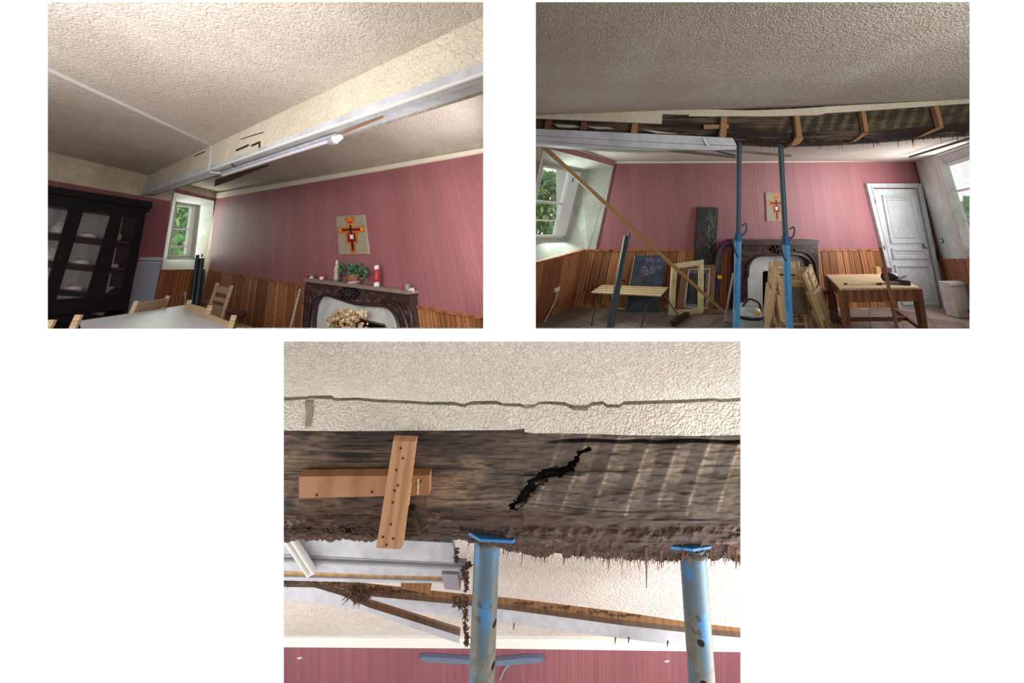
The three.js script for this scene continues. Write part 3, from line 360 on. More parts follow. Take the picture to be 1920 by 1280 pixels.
{ const t = thing('low_bench', 'low wooden bench behind the tall ladder back chair', 'bench'), Z = L1(-0.84), q = [[376, 564.5], [390, 560.5], [463, 584.5], [452, 592]].map((v) => Z.hit(...v)); part('seat', prism(q, U1.clone().multiplyScalar(-0.04)), M.brown, t); for (const v of q) part('leg', bar(mix(v, q[0].clone().add(q[2]).multiplyScalar(0.5), 0.12).addScaledVector(U1, -0.04), mix(v, q[0].clone().add(q[2]).multiplyScalar(0.5), 0.12).addScaledVector(U1, -0.55), 0.045, 0.045, RED.n), M.brown, t); base(t); }
// ================================================================= second room (upper right): the same room during the works
const CE2 = new Plane(V(0, 2.8, 0), V(0, 1, 0)), FL2 = new Plane(V(0, 0, 0), V(0, 1, 0)), BW = new Plane(V(0, 0, -6.93), V(0, 0, 1)), DV2 = new Plane(C, ray(957, 0).cross(ray(957, 1280)));
const dep = ray(1437, 400), side2 = (a, b) => { const p = BW.hit(...a), q = BW.hit(...b); return new Plane(p, q.clone().sub(p).cross(dep)); };
const LD2 = side2([1155, 300], [1085, 525]), RW2 = side2([1716, 304], [1765, 487]), Y = V(0, 1, 0), level = (h) => new Plane(V(0, h, 0), Y);
const stucco2 = stucco(0xe4dcd9, 1.7, 0.012);
const RX2 = new Plane(V(8.2, 0, 0), V(1, 0, 0));
structure('ceiling', prism(corners(CE2, [[BW, LD2], [LD2, DV2], [DV2, FRB], [RX2, FRB], [RX2, BW]]), V(0, 0.1, 0)), stucco2);
{ const yP = (y) => new Plane(V(0, y, 0), V(0, 1, 0)), zP = (z) => new Plane(V(0, 0, z), V(0, 0, 1)), wd = (pl, t, hole) => prism(corners(pl, [[SILL, FRB], [yP(3.3), FRB], [yP(3.3), zP(-3.7)], [yP(-0.6), zP(-3.7)], [yP(-0.6), zP(-2.7)], [SILL, RS]]), V(t, 0, 0), hole);
  const o = corners(DV1, [[yP(1.15), zP(-2.15)], [yP(1.15), zP(-3.1)], [yP(2.3), zP(-3.1)], [yP(2.3), zP(-2.15)]]), m = mix(o[0], o[2], 0.5).add(V(-0.01, 0, 0));   // added light well, unseen: an opening with a lamp to brighten the first room
  structure('wall_right', wd(DV1, 0.01, [o]), M.plaster); structure('wall_left', wd(DV2, -0.01, []), M.plaster); openingLight(m, m.clone().add(V(-2, 0.1, -0.3)), 0.9, 1.1, LIGHT.r); }
structure('trim_11', prism(corners(SILL, [[DV2, FRB], [RX2, FRB], [RX2, RS], [DV2, RS]]), V(0, -0.005, 0)), M.plaster); structure('wall_lower', prism(corners(RS, [[SILL, DV2], [SILL, RX2], [FL2, RX2], [FL2, DV2]]), V(0, 0, 0.05)), M.plaster);
// floor: bedding and diagonal tiles one by one
const floor2 = structure('floor'); const fz = -2.68;
part('bedding', prism([V(0.03, -0.012, fz), V(8.2, -0.012, fz), V(8.2, -0.012, -7.2), V(0.03, -0.012, -7.2)], V(0, -0.1, 0)), mat(0xa79a90, 0.95), floor2);
{ const ms = [0x8d7c74, 0x96857b, 0x86766f, 0x9c8c82].map((c) => mat(c, 0.75, { map: scaled(T.grime, 1.1) })), s = 0.36, g0 = new THREE.BoxGeometry(s - 0.012, 0.016, s - 0.012).rotateY(Math.PI / 4); const h = s / Math.SQRT2;
  for (let i = 0; i < 30; i++) for (let j = 0; j < 10; j++) { const x = 0.3 + i * h * 2 * 0.5 * 1, z = -5.25 - j * h * 1 ; if ((i + j) % 2) continue; const xx = 0.25 + i * h, zz = -5.2 - j * h; if (xx > 7.2 || zz < -6.75) continue; const m = sh(new THREE.Mesh(g0, ms[(i * 3 + j * 5) % 4])); m.name = 'tile'; m.position.set(xx, -0.008 + 0.0008 * ((i * j) % 3), zz); floor2.add(m); } }
// back wall
const wall2 = structure('wall_back'); const hearth2 = [[1432, 510], [1490, 510], [1490, 582], [1432, 582]]; part('plaster', prism([V(0.9, -0.05, -6.93), V(8.3, -0.05, -6.93), V(8.3, 2.9, -6.93), V(0.9, 2.9, -6.93)], V(0, 0, -0.12), [onto(BW, [[1425, 506], [1496, 506], [1496, 574], [1425, 574]])]), mat(0xc9ccc4, 0.8, { map: scaled(T.grime, 0.8) }), wall2);
part('wallpaper', slab(BW, [[1156, 304], [1714, 301], [1726, 345], [1764, 488], [1764, 500], [1500, 500], [1119, 472], [1119, 467]], 0, 0.004), M.paper, wall2);
part('wallpaper_edge', slab(BW, [[1152, 307], [1157, 307], [1122, 468], [1117, 468]], 0, 0.009), mat(0x6a3844, 0.6), wall2, 'dark red border');
structure('trim_5', slab(BW, [[1150, 300.5], [1440, 299.5], [1722, 297], [1716, 302], [1440, 304.5], [1157, 306]], 0, 0.04), mat(0xe6e4d8, 0.7));
// left wall, soffit band and window
const wl2 = structure('wall_left'), out2 = [[1019, 276], [1151.5, 311], [1102, 469], [975, 503]];
part('plaster', prism(corners(LD2, [[CE2, DV2], [CE2, BW], [FL2, BW], [FL2, DV2]]), LD2.n.clone().multiplyScalar(-0.1), [onto(LD2, out2)]), creamFlat, wl2);
part('wallpaper', slab(LD2, [[1034, 268], [1154, 303], [1150, 311], [1030, 277.5]], 0, 0.005), M.paper, wl2); part('wallpaper', slab(LD2, [[990, 297], [1013, 303], [1002, 350], [970, 360]], 0, 0.005), M.paper, wl2);
const IN2 = LD2.off(-0.45), wo2 = onto(LD2, out2), wi2 = [[1017, 309], [1089, 323], [1059, 445], [986, 446]].map((q) => IN2.hit(...q));
const win2 = structure('window_2'); part('reveal', reveal(wo2, wi2, LD2.n), mat(0xc6cbc4, 0.75, { map: scaled(T.grime, 0.9) }), win2);
const pw2 = new Patch(IN2, ...wi2); part('window_frame', pw2.ring(0, 1, 0, 1, 0.03, 0.03, -0.06, 0.01), M.white, win2); part('casement_stile', pw2.box(0.68, 0.97, 0.03, 0.97, -0.05, 0.03), mat(0xe4e8ea, 0.5), win2);
for (const [t, h] of [[0.48, 0.035], [0.75, 0.012]]) part('glazing_bar', pw2.box(0.03, 0.68, t, t + h, -0.04, 0.01), M.white, win2); for (const [a, b] of [[0.03, 0.48], [0.515, 0.75], [0.762, 0.97]]) part('pane', pw2.box(0.03, 0.68, a, b, -0.02, -0.016), M.glass, win2);
part('latch', cyl(pw2.P(0.78, 0.1, 0.04), pw2.P(0.77, 0.16, 0.04), 0.008), M.dark, win2);
// right wall and window
const wr2 = structure('wall_right'), out3 = [[1757, 296], [1868, 258], [1925, 474], [1811, 480]];
part('plaster', prism([...corners(RW2, [[CE2, BW], [FL2, BW], [FL2, FRB], [CE2, FRB]])], RW2.n.clone().multiplyScalar(-0.1), [onto(RW2, out3)]), mat(0xe0e6e6, 0.7, { map: scaled(T.grime, 0.8) }), wr2);
part('wallpaper', slab(BW, [[1713, 303], [1718, 303], [1767, 487], [1762, 487]], 0, 0.008), mat(0x7c3f4c, 0.6), wr2);
part('curtain_rail', cyl(CE2.off(0.05).hit(1706, 294), CE2.off(0.05).hit(1830, 256), 0.018), mat(0x4a3c30, 0.6), wr2, 'thin brown rail');
const IN3 = RW2.off(-0.1), wi3 = [[1768, 309], [1872, 276], [1925, 462], [1818, 470]].map((q) => IN3.hit(...q)), win3 = structure('window_3'); part('reveal', reveal(onto(RW2, out3), wi3, RW2.n), M.paint, win3);
const pw3 = new Patch(IN3, ...wi3); part('window_frame', pw3.ring(0, 1, 0, 1, 0.035, 0.03, -0.05, 0.02), M.paint, win3); for (const t of [0.32, 0.66]) part('glazing_bar', pw3.box(0.06, 0.94, t, t + 0.02, -0.04, 0.0), M.white, win3); 
for (const [a, b] of [[0.04, 0.32], [0.34, 0.66], [0.68, 0.96]]) part('pane', pw3.box(0.06, 0.94, a, b, -0.02, -0.016), M.glass, win3);
// panelling
const trim6 = structure('trim_6'); part('backing', slab(BW, [[1099, 470], [1405, 470], [1405, 577], [1072, 577]], 0, 0.006), M.dark, trim6); part('backing', slab(BW, [[1526, 470], [1770, 470], [1790, 577], [1526, 577]], 0, 0.006), M.dark, trim6);
dado('', new Patch(BW.off(0.006), [1099, 470], [1400, 470], [1400, 576], [1073, 576]), 19, M.pine, slab(BW, [[1099, 467.5], [1400, 467.5], [1400, 471], [1099, 471]], 0, 0.04), trim6);
dado('', new Patch(BW.off(0.006), [1528, 470], [1658, 469], [1688, 576], [1538, 576]), 11, M.pine, slab(BW, [[1528, 466.5], [1656, 466.5], [1657, 470.5], [1528, 470.5]], 0, 0.04), trim6, 4);
part('skirting', slab(BW, [[1083, 570], [1400, 571], [1400, 577], [1080, 577]], 0, 0.035), M.rail, trim6);
const trim7 = structure('trim_7'); dado('', new Patch(LD2.off(0.004), [960, 506], [1099, 470], [1073, 579], [930, 690]), 8, M.pine, slab(LD2, [[960, 503], [1100, 467.5], [1100, 471], [960, 507.5]], 0, 0.05), trim7, 1);
const trim8 = structure('trim_8'); dado('', new Patch(BW.off(0.01), [1757, 488], [1778, 488], [1800, 583], [1775, 583]), 2, M.pine, null, trim8, 1); dado('', new Patch(RW2.off(0.01), [1766, 488], [1880, 486], [1905, 680], [1797, 577]), 6, M.pine, slab(RW2, [[1762, 485.5], [1880, 483], [1880, 488], [1762, 489]], 0, 0.04), trim8, 2);
// panelled door
{ const d = structure('door_1'), dp = new Patch(BW.off(0.03), [1622, 344], [1725, 344], [1773, 585], [1681, 583]), dm = M.paint;
  part('door_frame', [dp.box(0, 1, 0, 0.035, -0.03, 0.03), dp.box(0, 0.09, 0.035, 1, -0.03, 0.03), dp.box(0.92, 1, 0.035, 1, -0.03, 0.03)], dm, d); part('frame_bead', dp.ring(0.07, 0.94, 0.025, 1.02, 0.02, 0.01, 0, 0.042), dm, d);
  part('door_leaf', dp.box(0.1, 0.91, 0.045, 0.985, -0.03, -0.005), dm, d);
  const sub = (px) => new Patch(BW.off(0.028), ...px), panels = [[[1652, 366], [1709, 367], [1730, 455], [1669, 456]], [[1670, 466], [1735, 466], [1739, 485], [1673, 485]], [[1675, 497], [1744, 497], [1758, 570], [1690, 571]]];
  panels.forEach((q, i) => { const w = sub(q), k = i === 1 ? 0.16 : 0.035; const pn = part('panel', w.bevel(0.1, 0.9, k * 2.2, 1 - k * 2.2, 0.05, k, -0.02, 0.012), dm, d); part('panel_moulding', [w.ring(0, 1, 0, 1, 0.05, k, -0.02, 0.03), w.ring(0.04, 0.96, k, 1 - k, 0.03, k * 0.6, -0.02, 0.018)], dm, pn); });
  const hq = BW.off(0.06).hit(1733, 463); part('handle', [ball(hq, 0.025), cyl(hq, BW.off(0.08).hit(1738, 466), 0.012)], mat(0x8a7a5a, 0.3, { metalness: 0.8 }), d); part('lock_plate', slab(BW, [[1729, 456], [1733, 456], [1736, 470], [1732, 470]], 0.03, 0.036), mat(0x9a927e, 0.4, { metalness: 0.6 }), d);
  for (const [x, y] of [[1640, 373], [1657, 460]]) part('hinge', cyl(BW.off(0.06).hit(x, y), BW.off(0.06).hit(x + 1.6, y + 8), 0.014), mat(0x77736a, 0.5), d); }
{ const t = thing('light_switch', 'dark rimmed light switch on the white wall right of the door', 'switch'), q = new Patch(RW2.off(0.008), [1758.5, 447], [1767, 447], [1769, 455.5], [1760, 455.5]); part('plate', q.bevel(0, 1, 0, 1, 0.1, 0.1, -0.01, 0.008), mat(0x2e3032, 0.5), t); part('rocker', q.box(0.3, 0.95, 0.15, 0.85, 0.008, 0.014), M.white, t); base(t); }
{ const t = thing('wall_socket', 'white socket with a hanging white cord on the left panelling', 'socket'), q = new Patch(LD2.off(0.022), [1039, 540], [1050, 537], [1049, 545], [1038, 548]); part('plate', q.bevel(0, 1, 0, 1, 0.08, 0.08, -0.012, 0.012), M.white, t); part('cord', tube([[1045, 547], [1043, 556], [1036, 574], [1027, 592], [1016, 612], [1005, 640]].map(([x, y], i) => LD2.off(0.03 + 0.01 * i).hit(x, y)), 0.008), M.white, t); base(t); }
// ceiling beam stripped of its casing
const BM2a = CE2.hit(1292, 206), BM2b = CE2.hit(1818, 186), BM2 = new Plane(BM2a, BM2b.clone().sub(BM2a).cross(Y));
function beamMap(w, h, bands) { return tex(w, h, (u, v) => { const wv = fbm(u * 4, v * 4, 4, 4, 3), a = fbm(u * 12, (v + wv * 0.08) * 26, 12, 26, 4), b = fbm(u * 9 + 2, v * 5, 9, 5, 4), c = fbm(u * 90, v * 60, 90, 60, 2); let k = lerp3([46, 38, 32], [112, 96, 80], sm(a * 0.8 + b, -0.4, 0.5)); k = lerp3(k, [88, 58, 46], sm(b, 0.1, 0.4) * 0.4); k = bands(u, 1 - v, k, a, c); const e = 1 + 0.28 * c; return [k[0] * e, k[1] * e, k[2] * e]; }); }
const b2map = beamMap(1024, 128, (u, v, k, a, c) => { const on2 = sm(u, 0.5, 0.55) * (v > 0.02 && v < 0.72 ? 1 : 0), q = ((u * 38 + v * 1.1 + 0.35 * noise(u * 9, 0.5, 9, 1) + 0.1 * noise(u * 60, v * 4, 60, 4)) % 1 + 1) % 1; return lerp3(lerp3(k, [66, 58, 44], on2 * 0.6), [122, 110, 84], on2 * (sm(q, 0.4, 0.5) - sm(q, 0.74, 0.95)) * (0.6 + 0.6 * a)); });
function sheet(Pf, nx, ny) { const P = [], U = []; const q = []; for (let j = 0; j <= ny; j++) for (let i = 0; i <= nx; i++) q.push(Pf(i / nx, j / ny)); const idx = []; for (let j = 0; j < ny; j++) for (let i = 0; i < nx; i++) { const a = j * (nx + 1) + i, b = a + 1, c = a + nx + 1, d = c + 1; idx.push(a, c, b, b, c, d); } for (let j = 0; j <= ny; j++) for (let i = 0; i <= nx; i++) { const v = q[j * (nx + 1) + i]; P.push(v.x, v.y, v.z); U.push(i / nx, 1 - j / ny); } const g = new THREE.BufferGeometry(); g.setAttribute('position', new THREE.Float32BufferAttribute(P, 3)); g.setAttribute('uv', new THREE.Float32BufferAttribute(U, 2)); g.setIndex(idx); g.computeVertexNormals(); return g; }
const beamBot = (x) => { const k = [[960, 244], [1005, 246], [1240, 256], [1383, 263], [1480, 268], [1590, 265], [1700, 258], [1818, 248], [1900, 243]]; let i = 0; while (i < k.length - 2 && x > k[i + 1][0]) i++; return k[i][1] + (k[i + 1][1] - k[i][1]) * (x - k[i][0]) / (k[i + 1][0] - k[i][0]); };
const beam2 = thing('ceiling_beam', 'stripped dark rotten ceiling beam over the two blue posts and folded chairs', 'beam');
{ const m = mat(0xffffff, 0.9, { map: b2map, bumpMap: scaled(T.rotBump, 8, 1), bumpScale: 0.012 });
  part('front_face', sheet((s, t) => { const x = 960 + s * 940, y0 = 216 - (x - 1005) * 0.0385, yb = beamBot(x) + (t > 0.8 ? 2.2 * noise(x * 0.12, 3, 999, 9) : 0); return BM2.off(-0.03 + 0.012 * fbm(s * 60, t * 5, 60, 5, 3) - 0.05 * sm(t, 0.78, 1) ).hit(x, y0 + (yb - y0) * t); }, 240, 16), m, beam2);
  part('timber', prism(onto(BM2.off(-0.075), [[960, 219], [1900, 186], ...[1900, 1818, 1700, 1590, 1480, 1383, 1240, 1005, 960].map((x) => [x, beamBot(x) - 0.5])]), BM2.n.clone().multiplyScalar(-0.24)), mat(0xffffff, 0.9, { map: scaled(T.rot, 0.8, 1.5) }), beam2);
  const fib = []; for (let i = 0; i < 420; i++) { const x = rr(1390, 1818), q = BM2.off(-rr(0.06, 0.26)).hit(x, beamBot(x) + rr(-3, 0)); fib.push(bar(q.clone().add(V(0, 0.015, 0)), q.clone().add(V(rr(-0.012, 0.012), -rr(0.008, 0.055) * (rnd() < 0.12 ? 2 : 1), rr(-0.01, 0.01))), 0.006, 0.004, V(0, 0, 1), 0.001, 0.001)); } part('splinters', fib, mat(0x3c2c22, 0.95), beam2).userData.kind = 'stuff'; base(beam2); }
// plaster left on the beam
solo('plaster_strip', 'torn strip of cream textured plaster along the top of the dark beam', 'plaster', slab(BM2, [[1292, 206], [1330, 205], [1400, 207], [1450, 205.5], [1500, 203.5], [1560, 199], [1818, 185.5], [1900, 180], [1900, 190], [1818, 193.5], [1700, 202], [1600, 209], [1550, 212], [1536, 215.5], [1480, 217], [1430, 218], [1400, 217.5], [1340, 218], [1292, 217.5]], -0.01, 0.012), stucco(0xeae2d4, 1.6, 0.007));
solo('plaster_facing', 'larger remnant of cream textured plaster on the left half of the beam', 'plaster', slab(BM2, [[950, 214], [1292, 203], [1292, 215], [1242, 213.5], [1241, 232], [1150, 228], [1080, 225], [1005, 222], [950, 220]], -0.015, 0.01), stucco(0xeae2d4, 1.6, 0.007));
// casing boards still hanging on the left
const lilac2 = casing;
{ const t = thing('beam_casing', 'lilac white casing boards hanging off the left half of the dark beam', 'casing');
  part('side_board', slab(BM2, [[955, 239], [1240, 252], [1374, 258.5], [1379, 268], [1381, 273], [1240, 267], [1100, 259.5], [955, 250]], 0.0, 0.02), lilac2, t); part('lower_board', slab(BM2, [[955, 251], [1100, 260.5], [1240, 268], [1381, 274], [1380, 280], [1330, 281.5], [1200, 277], [1100, 269.5], [955, 258]], -0.05, 0.01), lilac2, t); part('soffit_board', slab(BM2, [[955, 259], [1100, 270], [1200, 277.5], [1310, 281], [1200, 281], [1090, 276], [955, 265]], -0.2, -0.03), lilac2, t); part('end_moulding', bar(BM2.off(0.03).hit(1319, 260), BM2.off(0.03).hit(1327, 273), 0.02, 0.02, BM2.n), M.white, t); base(t); }
solo('fallen_lath', 'thin lilac lath sagging from the casing towards the first blue post', 'lath', bar(BM2.off(-0.1).hit(1195, 276), BM2.off(-0.12).hit(1380, 294), 0.02, 0.05, BM2.n), mat(0x6a5e60, 0.8));
solo('fallen_lath', 'long pale lath hanging behind the two blue posts below the beam', 'lath', bar(BM2.off(-0.3).hit(1290, 275), BM2.off(-0.45).hit(1482, 292), 0.02, 0.035, BM2.n), mat(0x8d8078, 0.8));
solo('fallen_lath', 'splintered dark lath drooping at the broken end of the casing', 'lath', bar(BM2.off(-0.06).hit(1325, 279), BM2.off(-0.1).hit(1378, 291), 0.012, 0.02, BM2.n), mat(0x4a3a30, 0.9));
// dark gap behind the left casing with pale strip
solo('torn_paper', 'torn pale strip showing in the dark gap of the beam, far left', 'paper', slab(BM2, [[1040, 233], [1075, 234.5], [1088, 238], [1070, 239.5], [1046, 238]], -0.02, 0.004), mat(0xa8a49c, 0.8));
solo('torn_paper', 'torn pale strip in the dark gap between two short battens', 'paper', slab(BM2, [[1098, 236.5], [1140, 238], [1152, 241.5], [1120, 242]], -0.02, 0.004), mat(0xa8a49c, 0.8)); solo('torn_paper', 'torn pale strip right of the lone short batten on the left of the beam', 'paper', slab(BM2, [[1202, 242], [1228, 245], [1270, 250.5], [1232, 249.5]], -0.02, 0.004), mat(0xb8b4ae, 0.8));
const bt = 'battens nailed to the stripped beam';
function batten(label, px, th = 0.03, m = M.batten, foot) { const t = thing('batten', label, 'batten', bt); part('wood', slab(BM2, px, -0.01, th), m, t); if (foot) part('return_piece', slab(BM2.off(-0.05), foot, -0.1, 0.02), m, t); return base(t); }
batten('short upright brown batten crossing a level one left of the blue posts', [[1353, 219], [1363.5, 219], [1361.5, 257], [1349.5, 257]], 0.035);
batten('short level brown batten behind an upright one left of the blue posts', [[1320, 233.5], [1367, 233], [1367, 240.5], [1320, 242]], 0.015);
batten('upright batten with splintered foot just right of the second blue post', [[1490.5, 217.5], [1499.5, 217.5], [1504, 256], [1494, 257]], 0.03, M.batten, [[1493, 256], [1505, 254], [1506, 262], [1497, 271], [1484, 274], [1488, 264]]);
batten('upright batten with a bent foot in the middle of the beam right half', [[1615, 208], [1622.5, 208], [1629, 246], [1622, 248]], 0.03, M.batten, [[1620, 247], [1630, 245], [1628, 250], [1603, 266], [1600, 264], [1612, 255]]);
batten('upright batten nearest the right end of the beam with long bent foot', [[1752, 199], [1759.5, 198.5], [1769, 235], [1763, 238]], 0.03, M.batten, [[1762, 237], [1771, 236], [1768, 240], [1730, 256], [1724, 256], [1740, 247]]);
batten('short dark batten in the gap at the far left end of the beam', [[1024, 223], [1035, 223.5], [1033, 240], [1020, 240]], 0.005, M.brown); batten('short dark batten in the gap, second from the far left of the beam', [[1090, 228], [1101, 228], [1100, 243], [1088, 242]], 0.005, M.brown); batten('short brown batten in the gap just left of the plaster step', [[1186, 231], [1196, 231.5], [1195, 249], [1183, 248]], 0.02, M.batten);
// blue steel props
function prop(label, top, bottom, joint, r) {
  const t = thing('steel_prop', label, 'prop', 'blue steel props under the stripped beam'), h = level(2.425), P = BM2.off(-0.16), a = P.hit(...top), b0 = P.hit(...bottom), d = b0.clone().sub(a).normalize(), b = a.clone().addScaledVector(d, (a.y - 0.012) / -d.y), j = P.hit(...joint);
  part('inner_tube', cyl(j, a, r * 0.8), mat(0x3d5464, 0.5, { map: scaled(T.grime, 3) }), t); part('outer_tube', cyl(b, j, r), mat(0xffffff, 0.5, { map: scaled(T.blue, 4, 1) }), t); part('head_plate', prism([V(-0.07, 0, -0.07), V(0.07, 0, -0.07), V(0.07, 0, 0.07), V(-0.07, 0, 0.07)].map((q) => q.add(a)), V(0, 0.01, 0)), M.steelGrey, t); part('base_plate', prism([V(-0.08, 0, -0.08), V(0.08, 0, -0.08), V(0.08, 0, 0.08), V(-0.08, 0, 0.08)].map((q) => q.add(b)), V(0, -0.01, 0)), M.steelGrey, t);
  part('collar', cyl(j.clone().addScaledVector(d, 0.05), j.clone().addScaledVector(d, -0.03), r * 1.25), mat(0x8aa0b0, 0.5, { map: scaled(T.blue, 4, 2) }), t); part('handle', tube([j.clone().add(V(-r, 0.01, 0.02)), j.clone().add(V(-r * 2.2, -0.04, 0.03)), j.clone().add(V(-r * 2.1, -0.15, 0.03)), j.clone().add(V(-r, -0.2, 0.02))], 0.007), M.steelGrey, t); part('pin', tube([j.clone().add(V(r * 0.8, 0, 0.02)), j.clone().add(V(r * 2.4, 0.05, 0.02)), j.clone().add(V(r * 2.6, 0.12, 0.02)), j.clone().add(V(r * 1.2, 0.1, 0.02))], 0.007), M.steelGrey, t); return base(t); }
prop('first blue steel post, left of the arched fireplace opening', [1386.5, 254], [1380, 616], [1384, 442], 0.029); prop('second blue steel post, in front of the cross painting', [1463, 263], [1480, 616], [1473, 449], 0.029);
// fireplace of the second room
const FP2 = BW.off(0.32), fire2 = thing('fireplace', 'dark marble fireplace behind the blue posts and folded chairs', 'fireplace'), arch2 = [[1402, 640], [1402, 520], [1404, 498], [1412, 485], [1426, 479], [1450, 478], [1468, 477], [1488, 477], [1505, 480], [1516, 488], [1522, 502], [1527, 530], [1530, 640]];
part('surround', prism(onto(FP2, [[1390, 459], [1533, 459], [1536, 520], [1545, 592], [1386, 592]]), FP2.n.clone().multiplyScalar(-0.31), [onto(FP2, arch2.map(([x, y]) => [x, Math.min(y, 590)]))]), M.marble, fire2);
{ const f = onto(FP2.off(0.05), [[1386, 450.5], [1536, 450.5], [1535, 459.5], [1387, 459.5]]); part('mantel_shelf', hexa(f, f.map((q) => q.clone().addScaledVector(FP2.n, -0.365))), mat(0xb8a69c, 0.4, { map: scaled(T.marble, 0.8) }), fire2); }
part('arch_moulding', [tube(onto(FP2.off(0.012), arch2.slice(1, 12)), 0.02, 60, 8), tube(onto(FP2.off(0.01), [[1490, 468], [1512, 474], [1526, 490], [1531, 515], [1536, 545]]), 0.015, 24, 8)], mat(0x9a9090, 0.3, { map: scaled(T.marble, 2) }), fire2); { const g = []; for (let i = 0; i < 22; i++) g.push(ball(FP2.hit(1460 + Math.cos(i * 2.4) * (2 + i * 0.7), 467 + Math.sin(i * 2.4) * (1 + i * 0.3)).addScaledVector(FP2.n, 0.015), 0.03, 1, 0.8, 1, 7)); part('carved_shell', g, mat(0x5a5050, 0.4, { map: scaled(T.marble, 2) }), fire2); }
part('insert', slab(FP2, arch2.map(([x, y]) => [x, Math.min(y, 585)]), -0.2, -0.14, [hearth2]), mat(0xf2f5f6, 0.5, { map: scaled(T.grime, 0.8) }), fire2); firebox(onto(FP2.off(-0.14), hearth2), FP2.n, 0.55, fire2); base(fire2);
painting('red cross panel partly hidden behind the second blue post', BW, [[1436, 361], [1473, 361], [1476, 415], [1438, 415]], 0.02, crossMat);
// ---- things standing about in the second room
const fl = (x, y) => FL2.hit(x, y), lev = (h, x, y) => level(h).hit(x, y), wallPt = (x, y, o) => BW.off(o).hit(x, y);
// writing desk
const deskWood = wood(0xf2d6ca, T.oak, [0.8, 2.5], 0.6), deskLeg = wood(0xc8aa9c, T.oak, [4, 1.5], 0.6);
{ const t = thing('writing_desk', 'worn wooden desk with pale dusty top in front of the white door', 'desk'), h = 0.76, D = level(h), q = [[1549, 514.5], [1656, 513], [1724, 538.5], [1576, 540.5]].map((v) => D.hit(...v)); q[1] = q[0].clone().add(q[2].clone().sub(q[3]));
  const ctr = q.reduce((s, v) => s.add(v), V(0, 0, 0)).divideScalar(4), ins = q.map((v) => mix(v, ctr, 0.06)), dn = (v, y) => V(v.x, y, v.z);
  part('desk_top', prism(q, V(0, -0.025, 0)), wood(0xffffff, T.pale, [1.5, 0.8], 0.7), t);
  for (let i = 0; i < 4; i++) part('leg', bar(dn(ins[i], 0.735), dn(mix(ins[i], ctr, -0.02), 0), 0.075, 0.075, V(0, 0, 1), 0.055, 0.055), deskLeg, t);
  for (const [a, b] of [[0, 1], [1, 2], [3, 0]]) part('apron', hexa([dn(ins[a], 0.734), dn(ins[b], 0.734), dn(ins[b], 0.58), dn(ins[a], 0.58)], [dn(ins[a], 0.734), dn(ins[b], 0.734), dn(ins[b], 0.58), dn(ins[a], 0.58)].map((v) => v.lerp(dn(ctr, v.y), 0.03))), M.brown, t);
  const f0 = mix(ins[3], ins[2], 0.04), f1 = mix(ins[3], ins[2], 0.57), f2 = mix(ins[3], ins[2], 0.61), f3 = mix(ins[3], ins[2], 0.97), nz = V(0, 0, 0.02);
  const drawer = (a, b) => hexa([dn(a, 0.73), dn(b, 0.73), dn(b, 0.575), dn(a, 0.575)].map((v) => v.add(nz)), [dn(a, 0.73), dn(b, 0.73), dn(b, 0.575), dn(a, 0.575)].map((v) => v.addScaledVector(nz, -1))); part('drawer', drawer(f0, f1), deskWood, t); part('drawer', drawer(f2, f3), deskWood, t);
  part('stretcher', bar(dn(ins[0], 0.2), dn(ins[3], 0.2), 0.04, 0.05), M.brown, t); part('stretcher', bar(dn(ins[1], 0.2), dn(ins[2], 0.2), 0.04, 0.05), M.brown, t); part('stretcher', bar(mix(dn(ins[0], 0.2), dn(ins[3], 0.2), 0.5), mix(dn(ins[1], 0.2), dn(ins[2], 0.2), 0.5), 0.04, 0.05), M.brown, t); base(t);
  const onD = (x, y) => level(h + 0.001).hit(x, y);
  { const b = thing('power_tool', 'black rounded power tool on the desk beside the leaning stick', 'tool'), p = onD(1670, 531); part('body', ball(p.clone().add(V(0, 0.085, 0)), 0.09, 1.2, 0.95, 0.9), M.black, b); part('handle', cyl(p.clone().add(V(-0.12, 0.025, 0.06)), p.clone().add(V(0.1, 0.025, 0.1)), 0.024), mat(0x8a8880, 0.6), b); base(b); }
  { const b = thing('hand_plane', 'small dark grey tool with a lever near the desk right end', 'tool'), p = onD(1689, 533); part('body', bar(p.clone().add(V(-0.06, 0.04, -0.03)), p.clone().add(V(0.07, 0.03, 0.05)), 0.09, 0.06), M.dark, b); part('lever', cyl(p.clone().add(V(-0.04, 0.06, 0)), p.clone().add(V(0.09, 0.12, 0.0)), 0.012), mat(0x9a9c98, 0.5), b); base(b); }
  solo('wood_offcut', 'short wooden block standing at the back edge of the desk', 'block', bar(onD(1642, 513.5).add(V(0, 0.06, 0)), onD(1642, 513.5).add(V(0.07, 0.06, 0)), 0.05, 0.12), M.lath); solo('screw_box', 'maroon little box at the back of the desk against the white door', 'box', bar(onD(1659, 513).add(V(0, 0.05, 0)), onD(1659, 513).add(V(0.09, 0.05, 0)), 0.06, 0.1), mat(0x5a2a2e, 0.6));
  solo('screw', 'tiny dark bolt lying on the desk near its left front corner', 'bolt', cyl(onD(1584, 534).add(V(0, 0.012, 0)), onD(1588, 533.5).add(V(0, 0.012, 0)), 0.012), M.dark); solo('pliers', 'small dark pliers lying mid desk left of the stick', 'pliers', [bar(onD(1645, 533).add(V(0, 0.01, 0)), onD(1653, 534.5).add(V(0, 0.01, 0)), 0.02, 0.02), bar(onD(1645, 534.5).add(V(0, 0.01, 0)), onD(1652, 532.5).add(V(0, 0.01, 0)), 0.016, 0.02)], M.dark); solo('ruler', 'thin wooden rule lying along the front of the desk', 'rule', bar(onD(1595, 534).add(V(0, 0.004, 0)), onD(1639, 533).add(V(0, 0.004, 0)), 0.03, 0.006), M.pale); }
